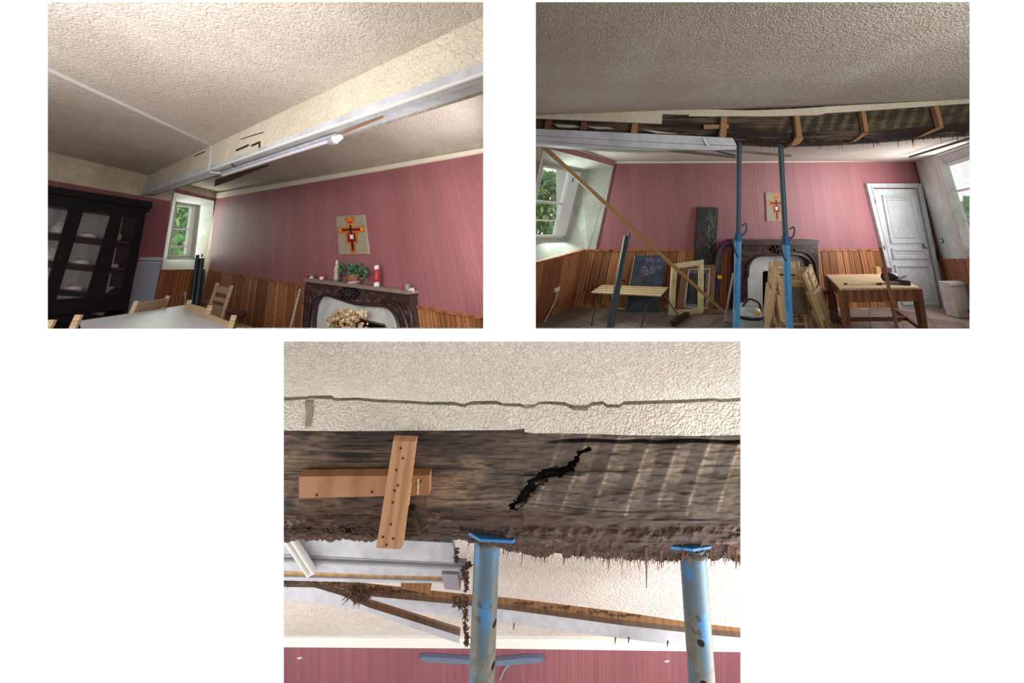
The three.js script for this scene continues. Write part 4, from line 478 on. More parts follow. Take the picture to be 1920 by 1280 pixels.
solo('wooden_stick', 'long wooden broomstick leaning on the front of the desk', 'stick', cyl(at(1691, 660, 4.35), at(1651, 464, 4.85), 0.018), wood(0xe8dccc, T.oak, [3, 1.2]));
// stool between chairs and desk
{ const t = thing('wooden_stool', 'dark wooden stool squeezed between the folded chairs and the desk', 'stool'), q = [[1538, 540], [1558, 538.5], [1563, 545], [1541, 547]].map((v) => level(0.5).hit(...v)), c = q[0].clone().add(q[2]).multiplyScalar(0.5); part('seat', prism(q, V(0, -0.04, 0)), M.brown, t); for (const v of q) { const a = mix(v, c, 0.15); part('leg', bar(V(a.x, 0.46, a.z), V(v.x, 0, v.z), 0.04, 0.04, V(0, 0, 1)), M.blackWood, t); } part('rail', bar(V(q[3].x, 0.25, q[3].z), V(q[2].x, 0.25, q[2].z), 0.03, 0.04), M.brown, t); base(t); }
// folded chairs
function foldChair(label, tl, tr, br, bl, mt, padded) {
  const t = thing('folding_chair', label, 'chair', 'folded chairs before the fireplace'), n = tr.clone().sub(tl).cross(bl.clone().sub(tl)).normalize(); const p = new Patch({ n: n.dot(C.clone().sub(tl)) < 0 ? n.negate() : n }, tl, tr, br, bl);
  for (const [a, b] of [[0, 0.08], [0.92, 1]]) part('back_rail', p.box(a, b, 0, 1, -0.018, 0.018), mt, t); for (const [a, b] of [[0.1, 0.17], [0.83, 0.9]]) part('leg', p.box(a, b, 0.3, 1.0, -0.055, -0.02), mt, t);
  for (const [a, b] of [[0.015, 0.1], [0.14, 0.22], [0.25, 0.29]]) part('back_slat', p.box(0.08, 0.92, a, b, -0.01, 0.01), mt, t);
  part('seat', p.bevel(0.1, 0.9, 0.32, 0.74, 0.02, 0.01, 0.018, 0.045), padded ?? mt, t); part('stretcher', p.box(0.1, 0.9, 0.88, 0.91, -0.04, -0.02), mt, t); return base(t);
}
const G = (x, y, z) => at(x, y, z), toFloor = (tl, bl) => { const d = bl.clone().sub(tl); return tl.clone().addScaledVector(d, (tl.y - 0.005) / -d.y); };
function fc(label, a, b, c, d, mt, pad) { const tl = G(...a), tr = G(...b); return foldChair(label, tl, tr, toFloor(tr, G(...c)), toFloor(tl, G(...d)), mt, pad); }
const seatPad = mat(0x8a7c6e, 0.9, { map: scaled(T.grime, 3) }), paleB = wood(0xfff8f2, T.pale, [4, 1.2]);
fc('folded chair at the back of the bundle, its slats against the white insert', [1452, 488, 5.75], [1497, 489, 5.8], [1512, 616, 5.6], [1452, 616, 5.6], wood(0xe4d8cc, T.pale, [4, 1.2]));
fc('folded chair with the padded seat in the middle of the bundle', [1449, 500, 5.55], [1506, 501, 5.5], [1524, 616, 5.25], [1458, 616, 5.25], paleB, seatPad);
fc('folded chair slanting at the left side of the bundle', [1444, 489, 5.6], [1460, 511, 5.2], [1434, 616, 5.05], [1436, 606, 5.5], paleB); fc('narrow folded chair just right of the slanting left one', [1456, 510, 5.25], [1466, 525, 5.05], [1478, 616, 4.9], [1457, 616, 5.2], paleB);
fc('folded chair slanting at the right, nearer the padded seat', [1507, 513, 5.1], [1514, 500, 5.35], [1551, 616, 5.25], [1544, 616, 4.95], paleB); fc('outermost folded chair slanting at the right beside the stool', [1514, 510, 5.2], [1519, 495, 5.45], [1560, 616, 5.3], [1554, 616, 5.1], paleB);
// slatted bench on thin legs
{ const t = thing('slatted_bench', 'pale slatted garden bench with thin legs under the window', 'bench'), q = [[1129, 533], [1253, 537.5], [1238, 554.5], [1107, 548]].map((v) => level(0.45).hit(...v)); for (let i = 0; i < 4; i++) { const a = i / 4 + 0.035, b = (i + 1) / 4 - 0.035; part('slat', prism([mix(q[0], q[3], a), mix(q[1], q[2], a), mix(q[1], q[2], b), mix(q[0], q[3], b)], V(0, -0.02, 0)), wood(0xf8f4f4, T.pale, [2, 3]), t); }
  const leg = (a, b) => part('leg', cyl(fl(...b).setY(0.004), level(0.43).hit(...a), 0.011), M.dark, t); leg([1121, 549], [1109, 611]); leg([1218, 553], [1202, 614]); leg([1140, 536], [1150, 588]); leg([1236, 540], [1262, 590]); part('brace', cyl(level(0.43).hit(1121, 549), level(0.43).hit(1218, 553), 0.01), M.dark, t); part('brace', cyl(level(0.43).hit(1140, 537), level(0.43).hit(1238, 541), 0.01), M.dark, t); base(t); }
// grey steel prop, long plank
{ const t = thing('steel_prop', 'dark grey steel prop leaning before the slatted bench', 'prop'), a = at(1175, 444, 5.3), b0 = at(1142, 625, 4.6), d = b0.clone().sub(a), b = a.clone().addScaledVector(d, a.y / -d.y); part('outer_tube', cyl(b, a, 0.045), M.steelGrey, t); part('inner_tube', cyl(mix(a, b, 0.05).add(V(0.045, 0.02, 0)), a.clone().add(V(0.045, 0.06, 0)), 0.016), M.steelGrey, t); part('base_plate', prism([V(-0.07, 0.01, -0.07), V(0.07, 0.01, -0.07), V(0.07, 0.01, 0.07), V(-0.07, 0.01, 0.07)].map((v) => v.add(V(b.x, 0, b.z))), V(0, -0.009, 0)), M.steelGrey, t); part('pin', cyl(mix(a, b, 0.42).add(V(0.04, 0, 0)), mix(a, b, 0.44).add(V(0.1, 0.02, 0)), 0.012), M.dark, t); base(t); }
solo('wooden_plank', 'long thin wooden lath leaning diagonally across the window and pink wall', 'plank', bar(fl(1357, 588).setY(0.03), at(985, 244, 4.1), 0.05, 0.045, V(0, 0, 1)), wood(0xcdb694, T.pale, [4, 2]));
// canvases and frames against the panelling
function pictureTex(bg, spots, w = 128, h = 256) { const c = document.createElement('canvas'); c.width = w; c.height = h; const g = c.getContext('2d'); g.fillStyle = bg; g.fillRect(0, 0, w, h); for (const [n, col, x0, x1, y0, y1, s] of spots) for (let i = 0; i < n; i++) { g.fillStyle = col; g.globalAlpha = rr(0.25, 0.8); g.save(); g.translate(rr(x0, x1) * w, rr(y0, y1) * h); g.rotate(rr(0, 3)); g.fillRect(-s * w / 2, -s * w / 5, s * w * rr(0.5, 1.2), s * w * 0.4); g.restore(); } const t = new THREE.CanvasTexture(c); t.colorSpace = THREE.SRGBColorSpace; return mat(0xffffff, 0.55, { map: t }); }
const picA = pictureTex('#12161a', [[60, '#243038', 0, 1, 0, 1, 0.3], [40, '#5d6a38', 0.5, 1, 0.05, 0.5, 0.14], [26, '#9aa060', 0.5, 0.95, 0.1, 0.6, 0.07], [14, '#6a2a34', 0.1, 0.5, 0.3, 0.55, 0.16], [60, '#5a6a72', 0.1, 0.9, 0.5, 1, 0.06], [30, '#0c0e10', 0, 1, 0, 1, 0.3]]);
const picB = pictureTex('#2a3444', [[60, '#3a4a62', 0, 1, 0, 1, 0.3], [30, '#6a4a72', 0.2, 0.8, 0.05, 0.35, 0.16], [24, '#8890a4', 0.3, 0.9, 0.05, 0.4, 0.1], [14, '#7a3a34', 0.15, 0.4, 0.35, 0.55, 0.1], [20, '#5a7a48', 0.5, 0.9, 0.3, 0.5, 0.08], [50, '#171c26', 0, 1, 0.55, 1, 0.3]]);
const picC = pictureTex('#6e6864', [[140, '#a09a94', 0, 1, 0, 1, 0.1], [140, '#3a3534', 0, 1, 0, 1, 0.08], [40, '#24201f', 0, 1, 0.55, 1, 0.12]]);
function leaning(label, tl, tr, br, bl, m, edge) { const t = thing('canvas_painting', label, 'painting'), n = tr.clone().sub(tl).cross(bl.clone().sub(tl)).normalize(), p = new Patch({ n: n.dot(C.clone().sub(tl)) < 0 ? n.negate() : n }, tl, tr, br, bl); part('stretcher', p.box(0, 1, 0, 1, -0.025, 0), edge, t); part('picture', p.uv01()(0.002), m, t); return base(t); }
leaning('tall narrow very dark canvas standing against the pink wall', wallPt(1309, 388, 0.06), wallPt(1347, 389, 0.06), wallPt(1335, 574, 0.12), wallPt(1297, 574, 0.12), picA, M.dark);
leaning('dark blue floral canvas leaning on the panelling behind the bench', wallPt(1191, 479, 0.1), wallPt(1249, 479, 0.1), fl(1236, 586), fl(1171, 585.5), picB, mat(0xb8bcc0, 0.8));
function frame(label, tl, tr, br, bl, w, wt, m, extra) { const t = thing('picture_frame', label, 'frame'), n = tr.clone().sub(tl).cross(bl.clone().sub(tl)).normalize(), p = new Patch({ n: n.dot(C.clone().sub(tl)) < 0 ? n.negate() : n }, tl, tr, br, bl); for (const [nm, g] of [['top_rail', p.box(0, 1, 0, wt, 0, 0.035)], ['bottom_rail', p.box(0, 1, 1 - wt, 1, 0, 0.035)], ['side_rail', p.box(0, w, wt, 1 - wt, 0, 0.035)], ['side_rail', p.box(1 - w, 1, wt, 1 - wt, 0, 0.035)]]) part(nm, g, m, t); part('inner_bead', p.ring(w * 0.7, 1 - w * 0.7, wt * 0.7, 1 - wt * 0.7, w * 0.3, wt * 0.3, 0.03, 0.045), m, t); if (extra) extra(p, t); return base(t); }
frame('empty cream wooden picture frame leaning in front of a grey one', wallPt(1259, 495, 0.55), wallPt(1317, 486.5, 0.45), fl(1317, 587).setY(0.004), fl(1252, 591).setY(0.004), 0.14, 0.09, mat(0xf0e2b6, 0.55, { map: scaled(T.grime, 2) }));
frame('weathered grey frame holding a worn mottled picture', wallPt(1279, 499, 0.1), wallPt(1341, 496, 0.1), fl(1335, 589).setY(0.003), fl(1268, 583).setY(0.003), 0.2, 0.1, wood(0xd0ccc8, T.oak, [4, 2], 0.8), (p, t) => { const q = new Patch({ n: p.n }, p.P(0.2, 0.1), p.P(0.8, 0.1), p.P(0.8, 0.9), p.P(0.2, 0.9)); part('picture', q.uv01()(0.01), picC, t); part('backing', p.box(0.15, 0.85, 0.08, 0.92, 0, 0.006), M.dark, t); part('white_edge', p.ring(0.18, 0.82, 0.09, 0.91, 0.015, 0.01, 0.02, 0.048), M.white, t); });
// broom
{ const t = thing('push_broom', 'black push broom lying below the cream frame', 'broom'), h = fl(1277, 604).setY(0.05); part('handle', cyl(h, level(0.62).hit(1216, 512), 0.012), M.brown, t); part('head', bar(fl(1262, 612).setY(0.06), fl(1290, 594).setY(0.06), 0.07, 0.04), M.black, t); const g = []; const a = fl(1262, 612).setY(0.045), b = fl(1290, 594).setY(0.045); for (let i = 0; i < 40; i++) { const q = mix(a, b, (i + 0.5) / 40); g.push(bar(q, q.clone().add(V(rr(-0.01, 0.01), -0.042, rr(-0.02, 0.02))), 0.02, 0.05)); } part('bristles', g, M.dark, t).userData.kind = 'stuff'; base(t); }
// vacuum cleaner, wand, hose
{ const t = thing('vacuum_cleaner', 'grey drum vacuum cleaner with yellow catch behind the first blue post', 'vacuum'), c = fl(1406, 640).setY(0), R = 0.17, tilt = V(-0.25, 1, 0.1).normalize(); part('drum', lathe([[0, 0.02], [R * 0.9, 0.02], [R, 0.06], [R, 0.3], [R * 0.95, 0.34], [0, 0.34]], c, V(0, 1, 0)), mat(0x8d9698, 0.35), t); part('lid', lathe([[0, 0.34], [R * 1.04, 0.34], [R * 1.04, 0.38], [R * 0.9, 0.46], [R * 0.5, 0.5], [0, 0.51]], c), mat(0xa9b2b2, 0.3), t); part('rim', lathe([[R * 1.0, 0.32], [R * 1.08, 0.33], [R * 1.08, 0.36], [R * 1.0, 0.37]], c), M.black, t); const q = c.clone().add(V(0.03, 0.42, R * 0.9)); part('catch', ball(q, 0.04, 1, 0.8, 0.7), mat(0xd8a520, 0.5), t); part('handle', tube([c.clone().add(V(-0.1, 0.47, 0.05)), c.clone().add(V(-0.02, 0.58, 0.08)), c.clone().add(V(0.12, 0.53, 0.08)), c.clone().add(V(0.15, 0.42, 0.06))], 0.014), M.black, t); base(t); }
{ const t = thing('vacuum_wand', 'grey vacuum wand standing left of the first blue post', 'vacuum wand'), a = at(1375, 512, 5.9), b = fl(1362, 600).setY(0.1); part('pipe', cyl(b, a, 0.014, 0.02), mat(0x8a8580, 0.5), t); part('nozzle', cyl(fl(1364, 612).setY(0.03), b, 0.05, 0.025), mat(0x77767c, 0.5), t); part('foot', bar(fl(1352, 615).setY(0.022), fl(1374, 613).setY(0.022), 0.12, 0.04), mat(0x6a696e, 0.5), t); base(t); }
{ const t = thing('purple_hose', 'purple hose draped in an arch beside the dark fireplace', 'hose'), P = BW.off(0.14); part('hose', tube([[1374, 457], [1366, 456], [1357, 461], [1350, 474], [1346, 492], [1344, 512], [1342, 535], [1340, 560], [1340, 574]].map((q) => P.hit(...q)), 0.045, 50, 10), mat(0x4a3550, 0.6), t); part('cuff', cyl(P.off(0.03).hit(1343, 533), P.off(0.05).hit(1347, 524), 0.055), mat(0x3e3570, 0.6), t); part('catch', ball(P.off(0.09).hit(1349, 520), 0.045, 1, 0.9, 0.6), mat(0xd8a520, 0.5), t, 'yellow catch'); base(t); }
{ const t = thing('paper_bag', 'tall white paper sack beside the panelling at the right edge', 'bag'), P = BW.off(0.72), f = onto(P, [[1781, 531], [1836, 529], [1836, 604], [1797, 591]]), n = V(0, 0, -0.2); f[2].y = f[3].y = 0.004; part('sack', hexa(f, f.map((v, i) => v.clone().add(n).add(V(i % 3 ? -0.02 : 0.04, 0, 0)))), mat(0xe4e4e4, 0.85, { map: scaled(T.grime, 2) }), t); part('fold', bar(f[0].clone().add(V(0, -0.02, 0.006)), f[1].clone().add(V(0, -0.02, 0.006)), 0.012, 0.04), M.white, t); part('crease', bar(mix(f[0], f[1], 0.45).add(V(0, -0.05, 0.002)), mix(f[3], f[2], 0.5).add(V(0, 0.02, 0.002)), 0.012, 0.006, V(0, 0, 1)), M.white, t); base(t); }
solo('black_bucket', 'dark bucket cut off by the right edge beside the white sack', 'bucket', lathe([[0, 0], [0.1, 0], [0.14, 0.26], [0.13, 0.26], [0.095, 0.02], [0, 0.02]], fl(1846, 618).setY(0.003)), M.black);

// ---- trees beyond the windows
function tree(label, c, w, h, n, dir) { const t = thing('tree', label, 'tree', 'trees outside the windows'), g = new THREE.PlaneGeometry(0.12, 0.07); g.translate(0.05, 0, 0); const lm = [0x6aa860, 0x94c274, 0x5a9468].map((c2) => new THREE.MeshPhysicalMaterial({ color: c2, roughness: 0.9, transmission: 0.35, thickness: 0, side: THREE.DoubleSide }));
  lm.forEach((m, k) => { const im = new THREE.InstancedMesh(g, m, n); im.name = 'foliage'; im.userData.kind = 'stuff'; const o = new THREE.Object3D(); for (let i = 0; i < n; i++) { const a = rnd() * 6.283, r = Math.sqrt(rnd()), y = rr(-1, 1), R = Math.sqrt(1 - y * y) * r; o.position.set(c.x + Math.cos(a) * R * w, c.y + y * h, c.z + Math.sin(a) * R * w); o.rotation.set(rr(0, 6), rr(0, 6), rr(0, 6)); o.scale.setScalar(rr(0.6, 1.5)); o.updateMatrix(); im.setMatrixAt(i, o.matrix); } sh(im); t.add(im); }); structure('ground', prism([V(-0.6, 0, -0.6), V(0.6, 0, -0.6), V(0.6, 0, 0.6), V(-0.6, 0, 0.6)].map((q) => q.add(V(c.x, c.y - h - 1.2, c.z))), V(0, -0.1, 0)), mat(0x6a7a4a, 0.95)); part('trunk', cyl(V(c.x, c.y - h - 1.2, c.z), V(c.x, c.y + h * 0.4, c.z), 0.09, 0.04), M.brown, t); return t; }
const outside = (pl, x, y, d) => { const a = pl.hit(x, y), r = a.clone().sub(C).normalize(); return a.addScaledVector(r, d); };
tree('leafy green tree outside the small window above the panel heater corner', outside(IN1, 338, 450, 3.0), 1.5, 1.3, 1500); tree('leafy tree outside the left window behind the leaning lath', outside(IN2, 1022, 405, 3.0), 1.4, 1.1, 1700); tree('green bush outside the window right of the door', outside(IN3, 1856, 425, 2.6), 0.8, 0.5, 700);
// ================================================================= third room (lower middle): the broken beam close to
const flatZ = (z) => new Plane(at(960, 900, z), fwd), K3 = planeOf(at(532, 752, 1.27), at(1388, 752, 1.27), at(960, 640, 0.98)), FC3 = planeOf(at(532, 990, 1.6), at(1388, 990, 1.6), at(960, 1200, 2.18));
const stucco3 = stucco(0xece7e3, 1.9, 0.012), stucco3b = stucco(0xf4eceb, 1.8, 0.007);
const jag = [[440, 745], [532, 744.5], [575, 743], [580, 741.5], [622, 741], [628, 746], [670, 745], [705, 748], [770, 751], [800, 753], [850, 753], [870, 757], [885, 752], [930, 751], [945, 756], [975, 756], [985, 761], [1000, 760], [1010, 753], [1030, 752], [1060, 754], [1075, 762], [1100, 763], [1108, 754], [1130, 752], [1138, 758], [1160, 760], [1170, 752], [1230, 750.5], [1290, 748.5], [1340, 746], [1350, 748], [1388, 745], [1480, 742]];
structure('ceiling', slab(K3, [[430, 634], [1490, 634], ...jag.slice().reverse()], -0.03, 0), stucco3);
const S3 = flatZ(1.285), jagB = jag.map(([x, y]) => [x, y + 5 + 3 * Math.abs(noise(x * 0.09, 1, 999, 9))]);
solo('plaster_casing', 'long cracked strip of white textured plaster above the broken beam', 'plaster', slab(S3, [...jagB, [1480, 815], [1388, 815], [1300, 817], [1240, 816], [1180, 816], [1140, 814], [1100, 813], [1040, 812], [1000, 812], [984, 810], [983, 803], [960, 806], [800, 807], [640, 808], [532, 807], [440, 807]], -0.02, 0), stucco(0xeeeae2, 1.9, 0.01));
structure('dark_backing', slab(flatZ(1.36), [[430, 700], [1490, 700], [1490, 830], [430, 830]], -0.02, 0), M.dark);  // dark sheet that paints the shade in the gap behind the plaster
solo('missing_plaster', 'grey bare patch where the plaster strip is chipped away at the left', 'plaster patch', slab(S3, [[572, 752], [587, 751], [586, 775], [582, 800], [571, 800], [574, 775]], 0.0005, 0.003), stucco(0xa9a594, 3, 0.004));
// broken beam: a real surface with its split, old lath marks and rotten underside
const crackLine = [[1104, 841], [1088, 847], [1080, 862], [1070, 876], [1050, 884], [1022, 889], [1003, 902], [990, 918], [976, 938], [962, 950]];
const segD = (x, y) => { let best = 1e9, k = 0; for (let i = 0; i + 1 < crackLine.length; i++) { const [ax, ay] = crackLine[i], [bx, by] = crackLine[i + 1], dx = bx - ax, dy = by - ay, t = Math.max(0, Math.min(1, ((x - ax) * dx + (y - ay) * dy) / (dx * dx + dy * dy))), d = Math.hypot(x - ax - t * dx, y - ay - t * dy); if (d < best) { best = d; k = (i + t) / (crackLine.length - 1); } } return [best, k]; };
const X0 = 470, X1 = 1450, Y0 = 796, Y1 = 1052;
const bands = [[1012, 0.62], [1062, 0.95], [1120, 1.0], [1182, 1.0], [1238, 1.0], [1296, 0.95], [1352, 0.9], [1408, 0.9]];
const b3map = tex(1600, 420, (u, v) => { const x = X0 + u * (X1 - X0), y = Y0 + (1 - v) * (Y1 - Y0);
  const wv = fbm(u * 5, v * 4, 5, 4, 3), a = fbm(u * 14, (v + wv * 0.1) * 34, 14, 34, 4), b = fbm(u * 7 + 2, v * 3, 7, 3, 4), c = fbm(u * 120, v * 60, 120, 60, 2);
  let k = lerp3(lerp3([62, 52, 47], [90, 79, 69], sm(x, 780, 1020)), lerp3([112, 94, 80], [126, 111, 96], sm(x, 780, 1020)), sm(a * 0.8 + b * 1.1, -0.35, 0.45)); k = lerp3(k, [150, 122, 96], sm(fbm(u * 8 + 9, v * 6, 8, 6, 4), 0.12, 0.34) * 0.55 * (1 - sm(x, 900, 1010)));
  if (y < 968 && x > 985) for (const [bx, s] of bands) { const q = x + (y - 890) * 0.34 - bx + 5 * wv, lo = -19, hi = 15; k = lerp3(k, [76, 66, 59], 0.85 * s * (sm(q, lo, lo + 6) - sm(q, hi - 5, hi)) * (1 - sm(y + 10 * wv + 8 * Math.abs(q + 2) / 17, 948, 962))); k = lerp3(k, [164, 148, 126], 0.75 * s * (sm(q, hi - 2, hi + 1) - sm(q, hi + 2, hi + 8)) * (0.6 + 0.9 * a + 0.5 * c)); }
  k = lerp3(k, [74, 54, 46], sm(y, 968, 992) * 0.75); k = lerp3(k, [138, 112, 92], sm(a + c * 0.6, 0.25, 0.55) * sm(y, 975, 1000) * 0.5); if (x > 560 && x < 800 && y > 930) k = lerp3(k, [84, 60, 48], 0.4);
  const e = (1 + 0.2 * c) * (1 - 0.45 * sm(fbm(u * 5, v * 60, 5, 60, 2), 0.3, 0.42)); return [k[0] * e, k[1] * e, k[2] * e]; });
const botEdge = (x) => { let y = x < 860 ? 1012 : 1012 + (1042 - 1012) * sm(x, 860, 1010); y += 4 * noise(x * 0.05, 2, 9999, 9) + 2.5 * noise(x * 0.23, 5, 9999, 9); if (x > 1040 && x < 1054) y -= 15; if (x > 1030 && x <= 1040) y -= 3; y += 8 * sm(x, 1050, 1200) ; return y; };
const beam3 = thing('broken_beam', 'broken dark timber beam with a jagged split above the two close blue posts', 'beam');
part('timber_face', sheet((s, t) => { const x = X0 + s * (X1 - X0), y0 = 1012 + 38 * sm(x, 860, 1200), y = Y0 + t * (y0 - Y0) + (botEdge(x) - y0) * sm(t, 0.86, 1); const [cd, ck] = segD(x, y), w = Math.max(1.5, 2.5 + 8 * sm(ck, 0.05, 0.5) - 3 * sm(ck, 0.8, 1) + 4 * noise(x * 0.16, y * 0.3, 999, 999) + 1.5 * noise(x * 0.5, y * 0.6, 999, 999)); let z = 1.31 + 0.014 * fbm(x * 0.012, y * 0.045, 999, 999, 3) + 0.0025 * noise(x * 0.06, y * 0.3, 999, 999); z += 0.1 * (1 - sm(cd, w * 0.5, w)); if (ck > 0.3 && y > 890 && cd < 60) z -= 0.012 * (1 - sm(cd, w, 60)) * (x > 980 ? 1 : 0); z += 0.02 * sm(y, 975, 990) * (0.6 + fbm(x * 0.06, y * 0.06, 999, 999, 3)) + 0.06 * sm(y, 1000, 1050); z += 0.03 * (1 - sm(Math.abs(y - 826 - 2 * noise(x * 0.03, 1, 999, 9)), 1, 4)) * sm(x, 1000, 1080); return at(x, y, z); }, 560, 130), mat(0xffffff, 0.92, { map: b3map, bumpMap: scaled(T.rotBump, 2, 1), bumpScale: 0.0012 }), beam3);
part('timber_core', slab(flatZ(1.46), [[X0, Y0], [X1, Y0], [X1, 1046], [1210, 1044], [1060, 1038], [1020, 1034], [950, 1026], [860, 1004], [X0, 1004]], -0.1, 0), mat(0xffffff, 0.95, { map: scaled(T.rot, 1, 2) }), beam3);
{ const g = []; for (let i = 0; i < 420; i++) { const x = rr(880, 1400), y = botEdge(x) - rr(0, 42) * rnd(), q = at(x, y, rr(1.33, 1.4)), L = rr(0.006, 0.032) * (rnd() < 0.06 ? 2.3 : 1); g.push(bar(q.clone().addScaledVector(camUp, 0.01), q.clone().addScaledVector(camUp, -L).add(V(rr(-0.012, 0.012), 0, rr(-0.012, 0.012))), rr(0.002, 0.006), 0.003, fwd, 0.0008, 0.0008)); }
  for (const [x, L] of [[1212, 0.16], [1240, 0.07], [1148, 0.06], [1380, 0.08], [1366, 0.06], [1085, 0.06]]) { const q = at(x, botEdge(x) - 25, 1.34); g.push(bar(q, q.clone().addScaledVector(camUp, -L), 0.009, 0.005, fwd, 0.002, 0.002)); }
  part('splinters', g, mat(0x6a4e3a, 0.95), beam3).userData.kind = 'stuff';
  const h = []; for (let i = 0; i < 260; i++) { const x = rr(532, 740), y = rr(975, 1008), q = at(x, y, rr(1.29, 1.33)); h.push(bar(q, q.clone().add(V(rr(-0.03, 0.03), rr(-0.012, 0.015), rr(-0.01, 0.01))), 0.004, 0.003, fwd, 0.001, 0.001)); } part('shreds', h, mat(0x5a4434, 0.95), beam3).userData.kind = 'stuff';
  const sp1 = []; for (const [x0, y0, x1, y1, w] of [[966, 950, 1010, 928, 0.01], [1004, 906, 1030, 896, 0.008]]) sp1.push(bar(at(x0, y0, 1.3), at(x1, y1, 1.33), w, w * 0.6, fwd, w * 0.3, 0.003)); part('splinters', sp1, mat(0x5a4e44, 0.9), beam3); base(beam3); }
// battens on the beam
const B3 = flatZ(1.29), lath3 = mat(0xd2b0a2, 0.75, { map: scaled(T.pale, 2.5, 2) });
{ const t = thing('batten', 'orange brown level batten on the broken beam, behind the upright one', 'batten'), q = new Patch(B3, [565, 884], [808, 882], [808, 920.5], [565, 926]); part('wood', q.bevel(0, 1, 0, 1, 0.004, 0.025, -0.01, 0.018), mat(0xc09a8a, 0.75, { map: scaled(T.pale, 0.8, 3) }), t); for (const [s, u] of [[0.14, 0.85], [0.56, 0.75], [0.93, 0.3]]) part('nail', ball(q.P(s, u, 0.019), 0.004, 1, 1, 1, 8), M.dark, t); part('torn_edge', bar(q.P(0.915, 0.15, 0.019), q.P(0.91, 0.9, 0.019), 0.006, 0.004, fwd), M.pale, t); base(t); }
{ const t = thing('batten', 'upright orange brown batten with nail holes crossing the level one', 'batten'), q = new Patch(B3, [743, 808.5], [786, 810], [760, 1007], [712, 1004.5]); part('wood', q.bevel(0, 1, 0, 1, 0.03, 0.004, 0.018, 0.042), lath3, t); for (const [s, u] of [[0.4, 0.07], [0.55, 0.16], [0.35, 0.27], [0.5, 0.41], [0.4, 0.46], [0.4, 0.57], [0.45, 0.77], [0.22, 0.89], [0.62, 0.9], [0.4, 0.96]]) part('nail', ball(q.P(s, u, 0.042), 0.005, 1, 1, 0.5, 8), mat(0x4a3222, 0.9), t); part('edge_splinter', bar(q.P(0.99, 0.4, 0.03), q.P(1.0, 0.62, 0.03), 0.006, 0.006, fwd), M.pale, t); part('wedge', slab(flatZ(1.3), [[766, 954], [776, 958], [786, 985], [791, 1005], [758, 1005]], -0.02, 0.015), mat(0xc8ae7c, 0.9, { map: scaled(T.rot, 3, 3) }), t); base(t); }
// blue props
function closeProp(label, top, bot, r, plate, holes) {
  const t = thing('steel_prop', label, 'prop', 'blue props close to'), a = at(...top, 1.4), b0 = at(...bot, 1.36), d = b0.clone().sub(a).normalize(), b = a.clone().addScaledVector(d, 1.9), m = mat(0xffffff, 0.45, { map: scaled(T.post, 1 / (2 * Math.PI * r), 1 / 1.9), metalness: 0.1 });
  part('tube', cyl(b, a, r, r, 32), m, t); part('head_plate', slab(planeOf(at(plate[0][0], plate[0][1], 1.37), at(plate[2][0], plate[2][1], 1.44), at(plate[4][0], plate[4][1], 1.35)), plate, -0.008, 0), mat(0xe0e8f0, 0.5, { map: scaled(T.blue, 5, 5) }), t); part('weld', lathe([[r, 0], [r * 1.25, 0.004], [r, 0.02]], a.clone().addScaledVector(d, 0.012), d, 24), m, t);
  for (const [x, y, k] of holes) { const q = flatZ(1.37).hit(x, y), ax = mix(a, b, q.distanceTo(a) / 1.9), out = C.clone().sub(ax); out.addScaledVector(d, -out.dot(d)).normalize(); const side = d.clone().cross(out).normalize(); const dirn = out.clone().addScaledVector(side, k).normalize(); part('pin_hole', cyl(ax.clone().addScaledVector(dirn, r * 0.9), ax.clone().addScaledVector(dirn, r * 1.01), 0.0125, 0.0125, 18), mat(0x080808, 1), t); } return base(t); }
closeProp('left close blue post with rust bands and a wide oval head plate', [914, 990], [903, 1280], 0.0505, [[861, 982], [885, 977], [940, 976], [965, 983], [972, 1004], [962, 1013], [900, 1010], [875, 995]], [[887, 1155, -1.6], [883, 1226, -1.6]]);
closeProp('right close blue post with two round pin holes', [1297, 1014], [1316, 1280], 0.0485, [[1243, 1012], [1262, 996], [1330, 992], [1347, 1001], [1332, 1024], [1300, 1029], [1258, 1024], [1246, 1016]], [[1310, 1180, -0.15], [1315.5, 1247, -0.15]]);
solo('bent_nail', 'thin bent wire hanging beside the left close blue post', 'nail', tube([at(940, 980, 1.35), at(950, 1005, 1.34), at(958, 1012, 1.34)], 0.003), mat(0xb8b8b0, 0.5)); solo('hanging_nail', 'straight nail pointing down right of the left close post', 'nail', cyl(at(966, 1035, 1.36), at(963, 995, 1.36), 0.002, 0.003, 8), mat(0x88887e, 0.5));
